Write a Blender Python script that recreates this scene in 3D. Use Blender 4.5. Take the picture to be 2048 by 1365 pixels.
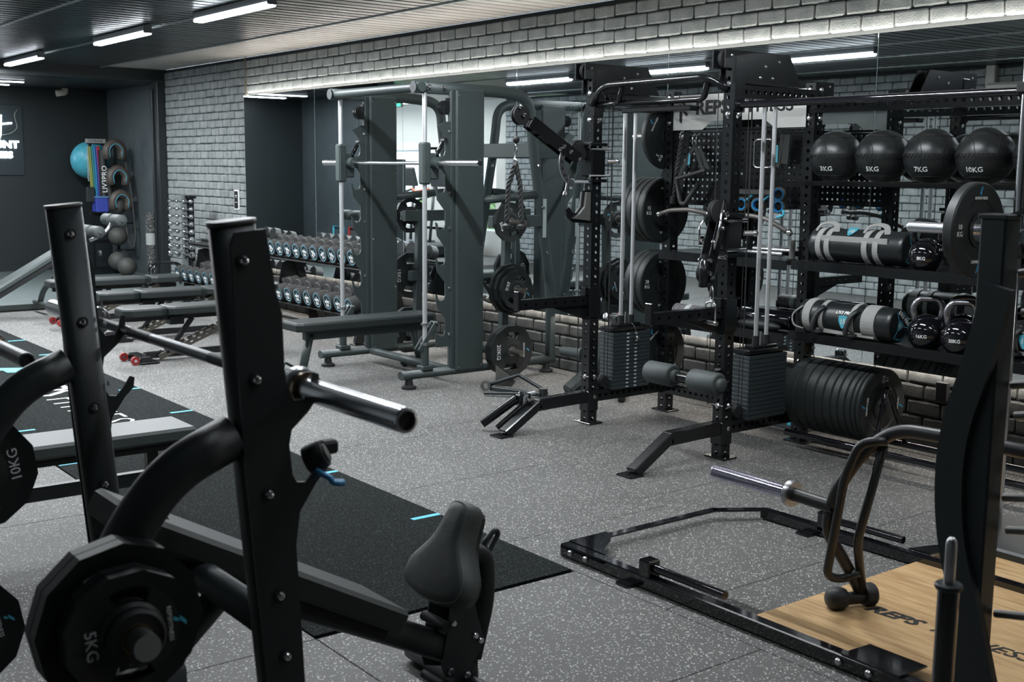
import bpy, math, random
import numpy as np
from mathutils import Vector as V, Matrix as M
PI = math.pi
random.seed(7)
sc = bpy.context.scene
for o in list(bpy.data.objects): bpy.data.objects.remove(o)
COL = sc.collection
sin, cos, rad = math.sin, math.cos, math.radians

# ---------------------------------------------------------------- camera
yaw, pit, rol = rad(52.346), rad(8.345), rad(0.5435)
fw = V((-sin(yaw)*cos(pit), cos(yaw)*cos(pit), -sin(pit)))
rt = V((cos(yaw), sin(yaw), 0)); up = rt.cross(fw)
rt2 = rt*cos(rol)+up*sin(rol); up2 = -rt*sin(rol)+up*cos(rol)
cam = bpy.data.cameras.new('camera'); camo = bpy.data.objects.new('camera', cam); COL.objects.link(camo)
camo.matrix_world = M(((rt2.x, up2.x, -fw.x, 0), (rt2.y, up2.y, -fw.y, 0), (rt2.z, up2.z, -fw.z, 1.6), (0, 0, 0, 1)))
cam.sensor_width = 36; cam.lens = 2353.5/2048*36; cam.clip_start = .05; cam.clip_end = 200
cam.dof.use_dof = True; cam.dof.focus_distance = 6.8; cam.dof.aperture_fstop = 6.3
sc.camera = camo
# ---------------------------------------------------------------- exposure, world, lights
sc.cycles.sample_clamp_indirect = 2.5; sc.cycles.blur_glossy = 1.0
sc.view_settings.view_transform = 'Standard'; sc.view_settings.look = 'None'
sc.view_settings.exposure = 0.18; sc.view_settings.gamma = 1; sc.view_settings.use_curve_mapping = False
w = bpy.data.worlds.new('world'); sc.world = w; w.use_nodes = True
bg = w.node_tree.nodes['Background']; bg.inputs[0].default_value = (.75, .88, 1, 1); bg.inputs[1].default_value = 7.0
TUBE_E, LED_E, AREA_W = 14.0, 45.0, 62.0
def area(name, loc, rot, sx, sy, power, color=(1, 1, 1), parent=None):
    l = bpy.data.lights.new(name, 'AREA'); l.shape = 'RECTANGLE'; l.size = sx; l.size_y = sy; l.energy = power; l.color = color
    o = bpy.data.objects.new(name, l); COL.objects.link(o); o.location = loc; o.rotation_euler = rot
    if parent: o.parent = parent
    return o
# tube lights: (x centre, y) of every ceiling batten; the last two are added to brighten the window room
BATTENS = [(-14.35, 3.97), (-11.15, 3.97), (-8.7, 3.97), (-6.2, 3.97), (-3.7, 3.97),
           (-12.6, 1.8), (-10.2, 1.8), (-7.95, 1.8), (-4.6, 1.8), (-1.9, 1.8), (-1.2, 3.97), (-20.5, .3), (-18.3, .3)]
DIM = [2.1, 1.6, 1.25, 1.0, .75, 1.5, 1.2, .85, .2, .07, .2, 1.5, 1.5]   # relative output of each batten
BZ = 2.75

# ---------------------------------------------------------------- materials
MATS = {}
def srgb(r, g, b):
    f = lambda c: (c/255/12.92) if c/255 <= .04045 else ((c/255+.055)/1.055)**2.4
    return (f(r), f(g), f(b), 1)
def mat(name, col, rough=.5, metal=0, emit=None, es=0, coat=0, noise=0, nscale=40, bump=0, bscale=60, spec=None):
    if name in MATS: return MATS[name]
    m = bpy.data.materials.new(name); m.use_nodes = True; nt = m.node_tree; b = nt.nodes['Principled BSDF']
    b.inputs['Base Color'].default_value = col; b.inputs['Roughness'].default_value = rough; b.inputs['Metallic'].default_value = metal
    if coat: b.inputs['Coat Weight'].default_value = coat; b.inputs['Coat Roughness'].default_value = .08
    if spec is not None: b.inputs['Specular IOR Level'].default_value = spec
    if emit: b.inputs['Emission Color'].default_value = emit; b.inputs['Emission Strength'].default_value = es
    if noise or bump:
        g = nt.nodes.new('ShaderNodeNewGeometry')
        if noise:
            n = nt.nodes.new('ShaderNodeTexNoise'); n.inputs['Scale'].default_value = nscale; n.inputs['Detail'].default_value = 5
            nt.links.new(g.outputs['Position'], n.inputs['Vector'])
            r = nt.nodes.new('ShaderNodeMapRange'); r.inputs[1].default_value = .3; r.inputs[2].default_value = .7
            r.inputs[3].default_value = 1-noise; r.inputs[4].default_value = 1+noise; nt.links.new(n.outputs[0], r.inputs[0])
            x = nt.nodes.new('ShaderNodeMix'); x.data_type = 'RGBA'; x.blend_type = 'MULTIPLY'; x.inputs[0].default_value = 1
            x.inputs[6].default_value = col; nt.links.new(r.outputs[0], x.inputs[7]); nt.links.new(x.outputs[2], b.inputs['Base Color'])
        if bump:
            n2 = nt.nodes.new('ShaderNodeTexNoise'); n2.inputs['Scale'].default_value = bscale; n2.inputs['Detail'].default_value = 4
            nt.links.new(g.outputs['Position'], n2.inputs['Vector'])
            bp = nt.nodes.new('ShaderNodeBump'); bp.inputs['Strength'].default_value = bump; bp.inputs['Distance'].default_value = .004
            nt.links.new(n2.outputs[0], bp.inputs['Height']); nt.links.new(bp.outputs[0], b.inputs['Normal'])
    MATS[name] = m; return m
black = mat('gloss_black_paint', (.007, .008, .009, 1), .20)
satin = mat('charcoal_powder_coat', (.019, .025, .027, 1), .40, bump=.12, bscale=900)
satin2 = mat('smith_grey_green_coat', (.036, .049, .049, 1), .45, bump=.12, bscale=900)
chrome = mat('chrome', (.78, .79, .82, 1), .14, 1)
softchrome = mat('satin_chrome_rod', (.80, .82, .84, 1), .34, .75)
sleevem = mat('sleeve_steel', (.66, .68, .72, 1), .26, .95)
steel = mat('brushed_steel', (.52, .53, .54, 1), .32, 1)
rubber = mat('black_rubber', (.012, .014, .015, 1), .55, bump=.1, bscale=400)
rubber2 = mat('bumper_rubber', (.012, .0155, .016, 1), .5, noise=.12, nscale=30)
matte = mat('matte_black', (.008, .009, .010, 1), .7)
leather = mat('black_vinyl', (.012, .017, .017, 1), .48, bump=.25, bscale=500)
foam = mat('foam_roller_grey', (.045, .055, .055, 1), .6, bump=.3, bscale=200)
white = mat('white_print', (.78, .8, .8, 1), .6)
blue = mat('blue_print', (.03, .33, .62, 1), .5)
cyan = mat('cyan_line', (.09, .52, .72, 1), .6)
redm = mat('red_plastic', (.26, .02, .02, 1), .4)
greyfab = mat('grey_webbing', (.30, .30, .29, 1), .85, noise=.15, nscale=200)
gun = mat('gunmetal_bronze', (.11, .10, .085, 1), .4, .6)
gloss = mat('gloss_black_enamel', (.006, .006, .008, 1), .07, coat=.8)

def flecked(name, base, fleck, scale, thr, rough=.65, seed=0, warm=None):
    m = bpy.data.materials.new(name); m.use_nodes = True; nt = m.node_tree; b = nt.nodes['Principled BSDF']; N = nt.nodes.new; L = nt.links.new
    g = N('ShaderNodeNewGeometry'); wz = N('ShaderNodeTexNoise'); wz.inputs['Scale'].default_value = scale*1.3; L(g.outputs['Position'], wz.inputs['Vector'])
    wm = N('ShaderNodeMix'); wm.data_type = 'VECTOR'; wm.inputs[0].default_value = .0045
    L(g.outputs['Position'], wm.inputs[4]); L(wz.outputs['Color'], wm.inputs[5])
    v = N('ShaderNodeTexVoronoi'); v.inputs['Scale'].default_value = scale; L(wm.outputs[1], v.inputs['Vector'])
    sp = N('ShaderNodeSeparateColor'); L(v.outputs['Color'], sp.inputs[0])
    sz = N('ShaderNodeMapRange'); sz.inputs[1].default_value = thr; sz.inputs[2].default_value = 1; sz.inputs[3].default_value = 0; sz.inputs[4].default_value = .52; L(sp.outputs[0], sz.inputs[0])
    c = N('ShaderNodeMath'); c.operation = 'LESS_THAN'; L(v.outputs['Distance'], c.inputs[0]); L(sz.outputs[0], c.inputs[1])
    n = N('ShaderNodeTexNoise'); n.inputs['Scale'].default_value = 1.3; n.inputs['Detail'].default_value = 6; L(g.outputs['Position'], n.inputs['Vector'])
    r = N('ShaderNodeMapRange'); r.inputs[1].default_value = .3; r.inputs[2].default_value = .7; r.inputs[3].default_value = .8; r.inputs[4].default_value = 1.2; L(n.outputs[0], r.inputs[0])
    x = N('ShaderNodeMix'); x.data_type = 'RGBA'; x.blend_type = 'MULTIPLY'; x.inputs[0].default_value = 1; x.inputs[6].default_value = base; L(r.outputs[0], x.inputs[7])
    y = N('ShaderNodeMix'); y.data_type = 'RGBA'; L(c.outputs[0], y.inputs[0]); L(x.outputs[2], y.inputs[6]); y.inputs[7].default_value = fleck
    L(y.outputs[2], b.inputs['Base Color']); b.inputs['Roughness'].default_value = rough
    MATS[name] = m; return m
mfloor = flecked('flecked_rubber_floor', (.082, .081, .078, 1), (.52, .52, .49, 1), 140, .52)
mroller = flecked('flecked_foam', (.03, .032, .032, 1), (.5, .5, .48, 1), 120, .6)
mturf = flecked('turf', (.006, .008, .008, 1), (.06, .072, .072, 1), 210, .4, .95); mturf.node_tree.nodes['Principled BSDF'].inputs['Specular IOR Level'].default_value = .12

def brickmat():
    m = bpy.data.materials.new('painted_brick'); m.use_nodes = True; nt = m.node_tree; b = nt.nodes['Principled BSDF']; N = nt.nodes.new; L = nt.links.new
    g = N('ShaderNodeNewGeometry'); n = N('ShaderNodeTexNoise'); n.inputs['Scale'].default_value = 9; n.inputs['Detail'].default_value = 8; L(g.outputs['Position'], n.inputs['Vector'])
    oi = N('ShaderNodeObjectInfo')
    cr = N('ShaderNodeValToRGB'); cr.color_ramp.elements[0].position = .35; cr.color_ramp.elements[0].color = (.17, .19, .19, 1); cr.color_ramp.elements[1].position = .7; cr.color_ramp.elements[1].color = (.27, .29, .29, 1)
    L(n.outputs[0], cr.inputs[0]); L(cr.outputs[0], b.inputs['Base Color']); b.inputs['Roughness'].default_value = .6
    n2 = N('ShaderNodeTexNoise'); n2.inputs['Scale'].default_value = 90; n2.inputs['Detail'].default_value = 6; L(g.outputs['Position'], n2.inputs['Vector'])
    bp = N('ShaderNodeBump'); bp.inputs['Strength'].default_value = .6; bp.inputs['Distance'].default_value = .006; L(n2.outputs[0], bp.inputs['Height']); L(bp.outputs[0], b.inputs['Normal'])
    MATS['brick'] = m; return m
mbrick = brickmat()
mbrick2 = mat('base_brick_shade_tone', (.042, .043, .042, 1), .5, noise=.35, nscale=14, bump=.6, bscale=90)  # darker wall brick for below the mirror, shade put into its colour
mmortar = mat('dark_mortar', (.018, .022, .023, 1), .85, bump=.5, bscale=120)

# ---------------------------------------------------------------- mesh building
def frame(p0, p1, upv=(0, 0, 1)):
    "matrix: local z along p0->p1, local y close to upv"
    p0 = V(p0); z = (V(p1)-p0).normalized(); u = V(upv)
    if abs(z.dot(u)) > .999: u = V((0, 1, 0)) if abs(z.z) > .9 else V((0, 0, 1))
    x = u.cross(z).normalized(); y = z.cross(x)
    return M(((x.x, y.x, z.x, p0.x), (x.y, y.y, z.y, p0.y), (x.z, y.z, z.z, p0.z), (0, 0, 0, 1)))
def T(x, y=0, z=0): return M.Translation((x, y, z))
def R(a, ax='Z'): return M.Rotation(rad(a), 4, ax)
def tup(v): return (v[0], v[1], v[2])
class G:
    def __init__(s, m=None): s.v = []; s.f = []; s.sm = []; s.m = m or M.Identity(4); s.isl = []
    def add(s, vs, fs, m=None, smooth=False):
        mm = s.m @ m if m is not None else s.m; k = len(s.v); s.isl.append((k, len(s.f), len(vs), len(fs)))
        s.v += [tup(mm @ V(p)) for p in vs]; s.f += [tuple(i+k for i in f) for f in fs]
        s.sm += [smooth]*len(fs) if isinstance(smooth, bool) else list(smooth)
        return s
    def box(s, c, d, m=None, ch=.003):
        "chamfered box, centre c, size d"
        hx, hy, hz = [a/2 for a in d]; ch = min(ch, hx*.6, hy*.6, hz*.6)
        mm = M.Translation(c) if m is None else m @ M.Translation(c)
        if ch <= 0:
            vs = [(x, y, z) for x in (-hx, hx) for y in (-hy, hy) for z in (-hz, hz)]
            return s.add(vs, [(0, 1, 3, 2), (4, 6, 7, 5), (0, 4, 5, 1), (2, 3, 7, 6), (0, 2, 6, 4), (1, 5, 7, 3)], mm)
        vs = []; idx = {}
        for sx in (-1, 1):
            for sy in (-1, 1):
                for sz in (-1, 1):
                    for a in range(3):
                        p = [sx*(hx-ch), sy*(hy-ch), sz*(hz-ch)]; p[a] = (sx, sy, sz)[a]*(hx, hy, hz)[a]
                        idx[(sx, sy, sz, a)] = len(vs); vs.append(p)
        fs = []
        for a in range(3):
            b, c2 = (a+1) % 3, (a+2) % 3
            for sg in (-1, 1):
                q = []
                for (u, v) in ((-1, -1), (1, -1), (1, 1), (-1, 1)):
                    k = [0, 0, 0]; k[a] = sg; k[b] = u; k[c2] = v; q.append(idx[(*k, a)])
                fs.append(tuple(q) if sg > 0 else tuple(q[::-1]))
            for u in (-1, 1):
                for v in (-1, 1):
                    k1 = [0, 0, 0]; k1[b] = u; k1[c2] = v; k2 = list(k1); k1[a] = -1; k2[a] = 1
                    q = (idx[(*k1, b)], idx[(*k2, b)], idx[(*k2, c2)], idx[(*k1, c2)]); fs.append(q if u*v > 0 else q[::-1])
        for sx in (-1, 1):
            for sy in (-1, 1):
                for sz in (-1, 1):
                    q = tuple(idx[(sx, sy, sz, a)] for a in range(3)); fs.append(q if sx*sy*sz > 0 else q[::-1])
        return s.add(vs, fs, mm)
    def beam(s, p0, p1, w, h, upv=(0, 0, 1), ch=.004):
        f = frame(p0, p1, upv); L = (V(p1)-V(p0)).length
        return s.box((0, 0, L/2), (w, h, L), f, ch)
    def cyl(s, p0, p1, r, n=16, r2=None, upv=(0, 0, 1), caps=True):
        L = (V(p1)-V(p0)).length; r2 = r if r2 is None else r2
        return s.lathe(frame(p0, p1, upv), [(0, 0)]*caps+[(r, 0), (r2, L)]+[(0, L)]*caps, n)
    def lathe(s, m, prof, n=24, hard=True, a0=0):
        "profile (r, h) about local z; each segment its own ring so that edges stay crisp when hard"
        vs = []; fs = []; sm = []
        def ring(r, h):
            if r < 1e-6: vs.append((0, 0, h)); return (len(vs)-1, 1)
            k = len(vs)
            for i in range(n): a = 2*PI*i/n+a0; vs.append((r*cos(a), r*sin(a), h))
            return (k, n)
        prev = None
        for i in range(len(prof)-1):
            A = ring(*prof[i]) if (hard or prev is None) else prev; B = ring(*prof[i+1]); prev = B
            flat = abs(prof[i][1]-prof[i+1][1]) < 1e-7
            for j in range(n):
                k = (j+1) % n
                if A[1] == 1 and B[1] == 1: continue
                if A[1] == 1: q = (A[0], B[0]+k, B[0]+j)
                elif B[1] == 1: q = (A[0]+j, A[0]+k, B[0])
                else: q = (A[0]+j, A[0]+k, B[0]+k, B[0]+j)
                fs.append(q); sm.append(not flat and n > 12)
        return s.add(vs, fs, m, sm)
    def tube(s, pts, r, n=10, fil=0, seg=6, sec=None, closed=False, upv=(0, 0, 1), caps=True, smooth=True):
        "sweep along pts; fil = bend radius; sec = list of (x,y) for a non-round section"
        P = [V(p) for p in pts]
        if fil:
            Q = []
            rng = range(len(P)) if closed else range(1, len(P)-1)
            if not closed: Q.append(P[0])
            for i in rng:
                a, b, c = P[i-1], P[i], P[(i+1) % len(P)]
                d1 = (a-b); d2 = (c-b); l = min(d1.length*.48, d2.length*.48, fil*1.0)
                if d1.normalized().dot(d2.normalized()) < -.9995: Q.append(b); continue
                u = b+d1.normalized()*l; v2 = b+d2.normalized()*l
                for k in range(seg+1): t = k/seg; Q.append(u*(1-t)**2+b*2*t*(1-t)+v2*t*t)
            if not closed: Q.append(P[-1])
            P = Q
        m = len(P); sec = sec or [(r*cos(2*PI*i/n), r*sin(2*PI*i/n)) for i in range(n)]; n = len(sec)
        rr = r if isinstance(r, (list, tuple)) else None
        tan = []
        for i in range(m):
            a = P[i-1] if (i > 0 or closed) else P[i]; b = P[(i+1) % m] if (i < m-1 or closed) else P[i]
            tan.append((b-a).normalized())
        u = V(upv)
        if abs(u.dot(tan[0])) > .97: u = V((0, 1, 0)) if abs(tan[0].y) < .9 else V((1, 0, 0))
        y = (u-tan[0]*u.dot(tan[0])).normalized(); vs = []; fs = []
        for i in range(m):
            y = (y-tan[i]*y.dot(tan[i])).normalized(); x = y.cross(tan[i])
            for (a, b) in sec: vs.append(P[i]+x*a+y*b)
        for i in range(m if closed else m-1):
            for j in range(n):
                k = (j+1) % n; i2 = (i+1) % m
                fs.append((i*n+j, i*n+k, i2*n+k, i2*n+j))
        sm = [smooth]*len(fs)
        if caps and not closed: fs += [tuple(range(n))[::-1], tuple((m-1)*n+j for j in range(n))]; sm += [False, False]
        return s.add(vs, fs, None, sm)
    def prism(s, poly, t, m=None, z0=0):
        "poly [(x,y)] extruded in local z from z0 to z0+t"
        n = len(poly); ar = sum(poly[i-1][0]*poly[i][1]-poly[i][0]*poly[i-1][1] for i in range(n))
        if ar < 0: poly = poly[::-1]
        vs = [(x, y, z0) for x, y in poly]+[(x, y, z0+t) for x, y in poly]
        fs = [tuple(range(n))[::-1], tuple(range(n, 2*n))]+[(i, (i+1) % n, n+(i+1) % n, n+i) for i in range(n)]
        return s.add(vs, fs, m)
    def sphere(s, c, r, n=20, k=12, sq=(1, 1, 1), m=None):
        prof = [(r*sin(PI*i/k), -r*cos(PI*i/k)) for i in range(k+1)]; prof[0] = (0, -r); prof[-1] = (0, r)
        mm = M.Translation(c) @ M.Diagonal((*sq, 1)); mm = m @ mm if m else mm
        return s.lathe(mm, prof, max(n, 13), hard=False)
    def perf(s, p0, p1, w, h, pitch=.05, r=.011, upv=(0, 0, 1), sides='xy', off=0):
        "square tube with real punched holes on the local x and/or y faces"
        f = frame(p0, p1, upv); L = (V(p1)-V(p0)).length; n = max(1, int(L/pitch)); pt = L/n
        for ax, (half, dist) in {'x': (h/2, w/2), 'y': (w/2, h/2)}.items():
            for sg in (-1, 1):
                def P(a, z): return (sg*dist, a, z) if ax == 'x' else (a, sg*dist, z)
                if ax not in sides:
                    q = (0, 1, 2, 3); s.add([P(-half, 0), P(half, 0), P(half, L), P(-half, L)], [q], f); continue
                for i in range(n):
                    zc = (i+.5)*pt; vs = []
                    hole = [P(r*cos(PI/8+k*PI/4), zc+r*sin(PI/8+k*PI/4)) for k in range(8)]
                    out = [P(half, zc+r*.5), P(half*.4, zc+pt/2), P(-half*.4, zc+pt/2), P(-half, zc+r*.5), P(-half, zc-r*.5), P(-half*.4, zc-pt/2), P(half*.4, zc-pt/2), P(half, zc-r*.5)]
                    cor = [P(half, zc+pt/2), P(-half, zc+pt/2), P(-half, zc-pt/2), P(half, zc-pt/2)]
                    fs = [(k, (k+1) % 8, 8+(k+1) % 8, 8+k) for k in range(8)]+[(8, 16, 9), (10, 17, 11), (12, 18, 13), (14, 19, 15)]
                    s.add(hole+out+cor, fs, f)
        s.add([(-w/2, -h/2, 0), (w/2, -h/2, 0), (w/2, h/2, 0), (-w/2, h/2, 0)], [(3, 2, 1, 0)], f)
        s.add([(-w/2, -h/2, L), (w/2, -h/2, L), (w/2, h/2, L), (-w/2, h/2, L)], [(0, 1, 2, 3)], f)
        return s
WM = {}
def uniq(n): return n
def tag(o, label=None, cat=None, group=None, kind=None):
    if label: o['label'] = label
    if cat: o['category'] = cat
    if group: o['group'] = group
    if kind: o['kind'] = kind
    return o
def thing(name, label, cat, loc=(0, 0, 0), rz=0, group=None, mx=None):
    o = bpy.data.objects.new(name, None); COL.objects.link(o); o.empty_display_size = .05
    if mx is not None: o.matrix_world = mx; WM[o.name] = mx
    else:
        o.location = loc; o.rotation_euler = (0, 0, rz); WM[o.name] = M.Translation(loc) @ M.Rotation(rz, 4, 'Z')
    return tag(o, label, cat, group)
def clusters(g):
    "groups of shapes that lie near one another; far-apart pieces become objects of their own"
    n = len(g.isl)
    if n < 2: return None
    v = np.array(g.v); lo = np.array([v[a:a+c].min(0) for a, _, c, _ in g.isl]); hi = np.array([v[a:a+c].max(0) for a, _, c, _ in g.isl])
    size = (hi-lo).max(1); lab = np.full(n, -1); cur = 0
    for i in range(n):
        if lab[i] >= 0: continue
        lab[i] = cur; todo = [i]
        while todo:
            a = todo.pop(); gap = np.maximum(0, np.maximum(lo[a]-hi, lo-hi[a])); d = np.sqrt((gap**2).sum(1))
            for b in np.nonzero((lab < 0) & (d <= np.maximum(.0195, .49*np.maximum(size, size[a]))))[0]: lab[b] = cur; todo.append(int(b))
        cur += 1
    if cur == 1: return None
    out = []
    for c in range(cur):
        h = G()
        for i in np.nonzero(lab == c)[0]:
            a, f0, nv, nf = g.isl[i]; k = len(h.v)
            h.v += g.v[a:a+nv]; h.f += [tuple(q-a+k for q in f) for f in g.f[f0:f0+nf]]; h.sm += g.sm[f0:f0+nf]
        out.append(h)
    out.sort(key=lambda h: -len(h.v)); return out
def part(name, g, m, parent=None, world=False, label=None, kind=None):
    """one mesh object. world=True: geometry given in world coordinates, moved into the parent's frame"""
    if isinstance(g, G) and kind != 'stuff' and len(g.v) < 30000 and name not in ('wall', 'pegboard'):
        cl = clusters(g)
        if cl:
            os = [part(name, h, m, parent, world, label, 'stuff' if kind == 'never' else kind) for h in cl]; return os[0]
    me = g if not isinstance(g, G) else None
    if me is None:
        me = bpy.data.meshes.new(name); me.from_pydata(g.v, [], g.f); me.polygons.foreach_set('use_smooth', g.sm)
        if world and parent is not None: me.transform(WM[parent.name].inverted())
        me.materials.append(m); me.update()
    o = bpy.data.objects.new(name, me); COL.objects.link(o)
    if parent is not None: o.parent = parent; WM[o.name] = WM[parent.name]
    else: WM[o.name] = M.Identity(4)
    if label: o['label'] = label
    if kind: o['kind'] = kind
    return o
def copy_thing(src, loc=None, rz=None, label=None, group=None, mx=None):
    kids = {}
    for o in src.children: kids[o] = list(o.children)
    r = src.copy(); COL.objects.link(r)
    if mx is not None: r.matrix_world = mx
    else:
        if loc is not None: r.location = loc
        if rz is not None: r.rotation_euler = (0, 0, rz)
    if label: r['label'] = label
    if group: r['group'] = group
    for c, gs in kids.items():
        d = c.copy(); COL.objects.link(d); d.parent = r
        for g in gs: e = g.copy(); COL.objects.link(e); e.parent = d
    return r
def textmesh(body, size, ext=.0008, shear=0, space=1.0, bold=0):
    c = bpy.data.curves.new('t', 'FONT'); c.body = body; c.size = size; c.extrude = ext; c.shear = shear; c.space_character = space
    c.align_x = 'CENTER'; c.align_y = 'CENTER'; c.offset = bold; c.resolution_u = 2
    o = bpy.data.objects.new('t', c); COL.objects.link(o); bpy.context.view_layer.update()
    me = bpy.data.meshes.new_from_object(o); bpy.data.objects.remove(o); return me
TX = {}
def text(body, size, m, mx, parent, name='lettering', shear=0, bold=0, ext=.0008, sx=1.0, world=False):
    "flat lettering; mx places local x = reading direction, local y = up, local z = outwards"
    me = textmesh(body, size, ext, shear, bold=bold)
    mm = WM[parent.name].inverted() @ mx if (world and parent) else mx
    me.transform(mm @ M.Diagonal((sx, 1, 1, 1))); me.materials.clear(); me.materials.append(m)
    return part(name, me, m, parent)
def basis(o, x, y):
    x = V(x).normalized(); y = V(y).normalized(); z = x.cross(y)
    return M(((x.x, y.x, z.x, o[0]), (x.y, y.y, z.y, o[1]), (x.z, y.z, z.z, o[2]), (0, 0, 0, 1)))
def bolt(g, p, d, r=.009, n=10, h=.006):
    "domed bolt head at p looking along d"
    q = V(p)+V(d).normalized()*h
    return g.lathe(frame(p, q), [(r, 0), (r, h*.4), (r*.75, h), (0, h*1.15)], n)
def struct(name, g, m, world=False):
    g.isl = g.isl[:1]; return tag(part(name, g, m), kind='structure')
# ================================================================ the room
YW, YM = 6.035, 5.965           # brick face, mirror face
ZC = 2.835
fl = struct('floor', G().box((-6, 2.4, -.06), (30, 7.6, .1), ch=0), mat('subfloor', (.02, .02, .02, 1), .9))
tx0 = [-5.37-.965*k for k in range(-7, 9)]
tv = G().box((0, 0, 0), (.9618, .9618, .012), ch=.0018)
tile_me = bpy.data.meshes.new('tile'); tile_me.from_pydata(tv.v, [], tv.f); tile_me.materials.append(mfloor)
rowsA = [2.985+.965*k for k in range(4)]
def tile(xc, yc, sx=1, sy=1):
    o = part('tile', tile_me, None, fl); o.location = (xc, yc, -.006); o.scale = (sx, sy, 1); return o
for k in range(-9, 9):
    for r in range(3):
        tile(-5.82+.4825+.965*k-(.16 if r == 1 else 0), 2.985+.4825+.965*r)
    tile(-5.82+.4825+.965*k, 5.98, 1, .19)
    for r in range(3): tile(-5.37+.4825+.965*k, 1.82-.4825-.965*r)
    if k > 1: tile(-5.37+.4825+.965*k, 2.4025, 1, 1.165/.965)
# turf sled lane
lane = thing('turf_lane', 'black turf sled lane with cyan distance ticks set into the grey flecked floor', 'turf', (-8.5, 2.4, 0))
part('turf', G().box((-8.455, 2.4025, -.004), (9.99, 1.16, .014), ch=.001), mturf, lane, True)
for i in range(11):
    x = -4.405-.965*i
    if i > 9: continue
    for y0 in (1.905, 2.905):
        if i == 0 and y0 < 2: continue
        part('distance_tick', G().box((x, y0, .0035), (.03, .15, .002), ch=0), cyan, lane, True)
text("REPS", .40, white, basis((-8.72, 2.42, .0045), (1, 0, 0), (0, 1, 0)), lane, bold=.004, sx=1.0, world=True)
text("FITNESS", .40, white, basis((-7.62, 2.42, .0045), (1, 0, 0), (0, 1, 0)), lane, sx=.86, bold=-.007, world=True)
g = G(); g.prism([(0, 0), (.14, 0), (.26, .3), (.16, .3)], .002, T(-9.75, 2.28, .004)); g.prism([(.18, .1), (.3, .1), (.36, .24), (.24, .24)], .002, T(-9.75, 2.28, .004))
part('emblem', g, cyan, lane, True, label='cyan slanted emblem printed on the turf')
# stage
st = struct('trim_1', G().box((-15.6, 4.35, .036), (4.3, 3.4, .074), ch=.006), mat('stage_vinyl', (.085, .105, .105, 1), .42, noise=.08, nscale=3))
st['label'] = 'low grey vinyl stage along the far wall'
part('nosing', G().box((-13.44, 4.35, .045), (.02, 3.4, .06), ch=.003), mat('nosing', (.06, .07, .07, 1), .4), st)
mdark = mat('black_green_wall_paint', (.009, .0145, .016, 1), .45, noise=.1, nscale=2)
mgrey = mat('slate_wall_paint', (.075, .092, .10, 1), .5, noise=.12, nscale=4, bump=.2, bscale=60)
struct('wall_far', G().box((-17.8, 4.35, 1.4), (.1, 3.5, 2.95), ch=0), mdark)
struct('wall_alcove', G().box((-16.7, 6.12, 1.4), (2.3, .1, 2.95), ch=0), mgrey)
struct('wall_return', G().box((-16.4, 2.6, 1.4), (2.7, .1, 2.95), ch=0), mgrey)
struct('trim_2', G().box((-15.49, 5.99, 1.36), (.24, .14, 2.72), ch=.005).box((-15.52, 5.905, 1.3), (.05, .03, 2.6), ch=.004), mat('column_black', (.014, .018, .02, 1), .4))
struct('trim_3', G().box((-15.5, 4.3, 2.77), (.3, 3.5, .17), ch=.004), mdark)
struct('baseboard_far', G().box((-17.73, 4.35, .12), (.02, 3.3, .1), ch=.003), mdark)
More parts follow.
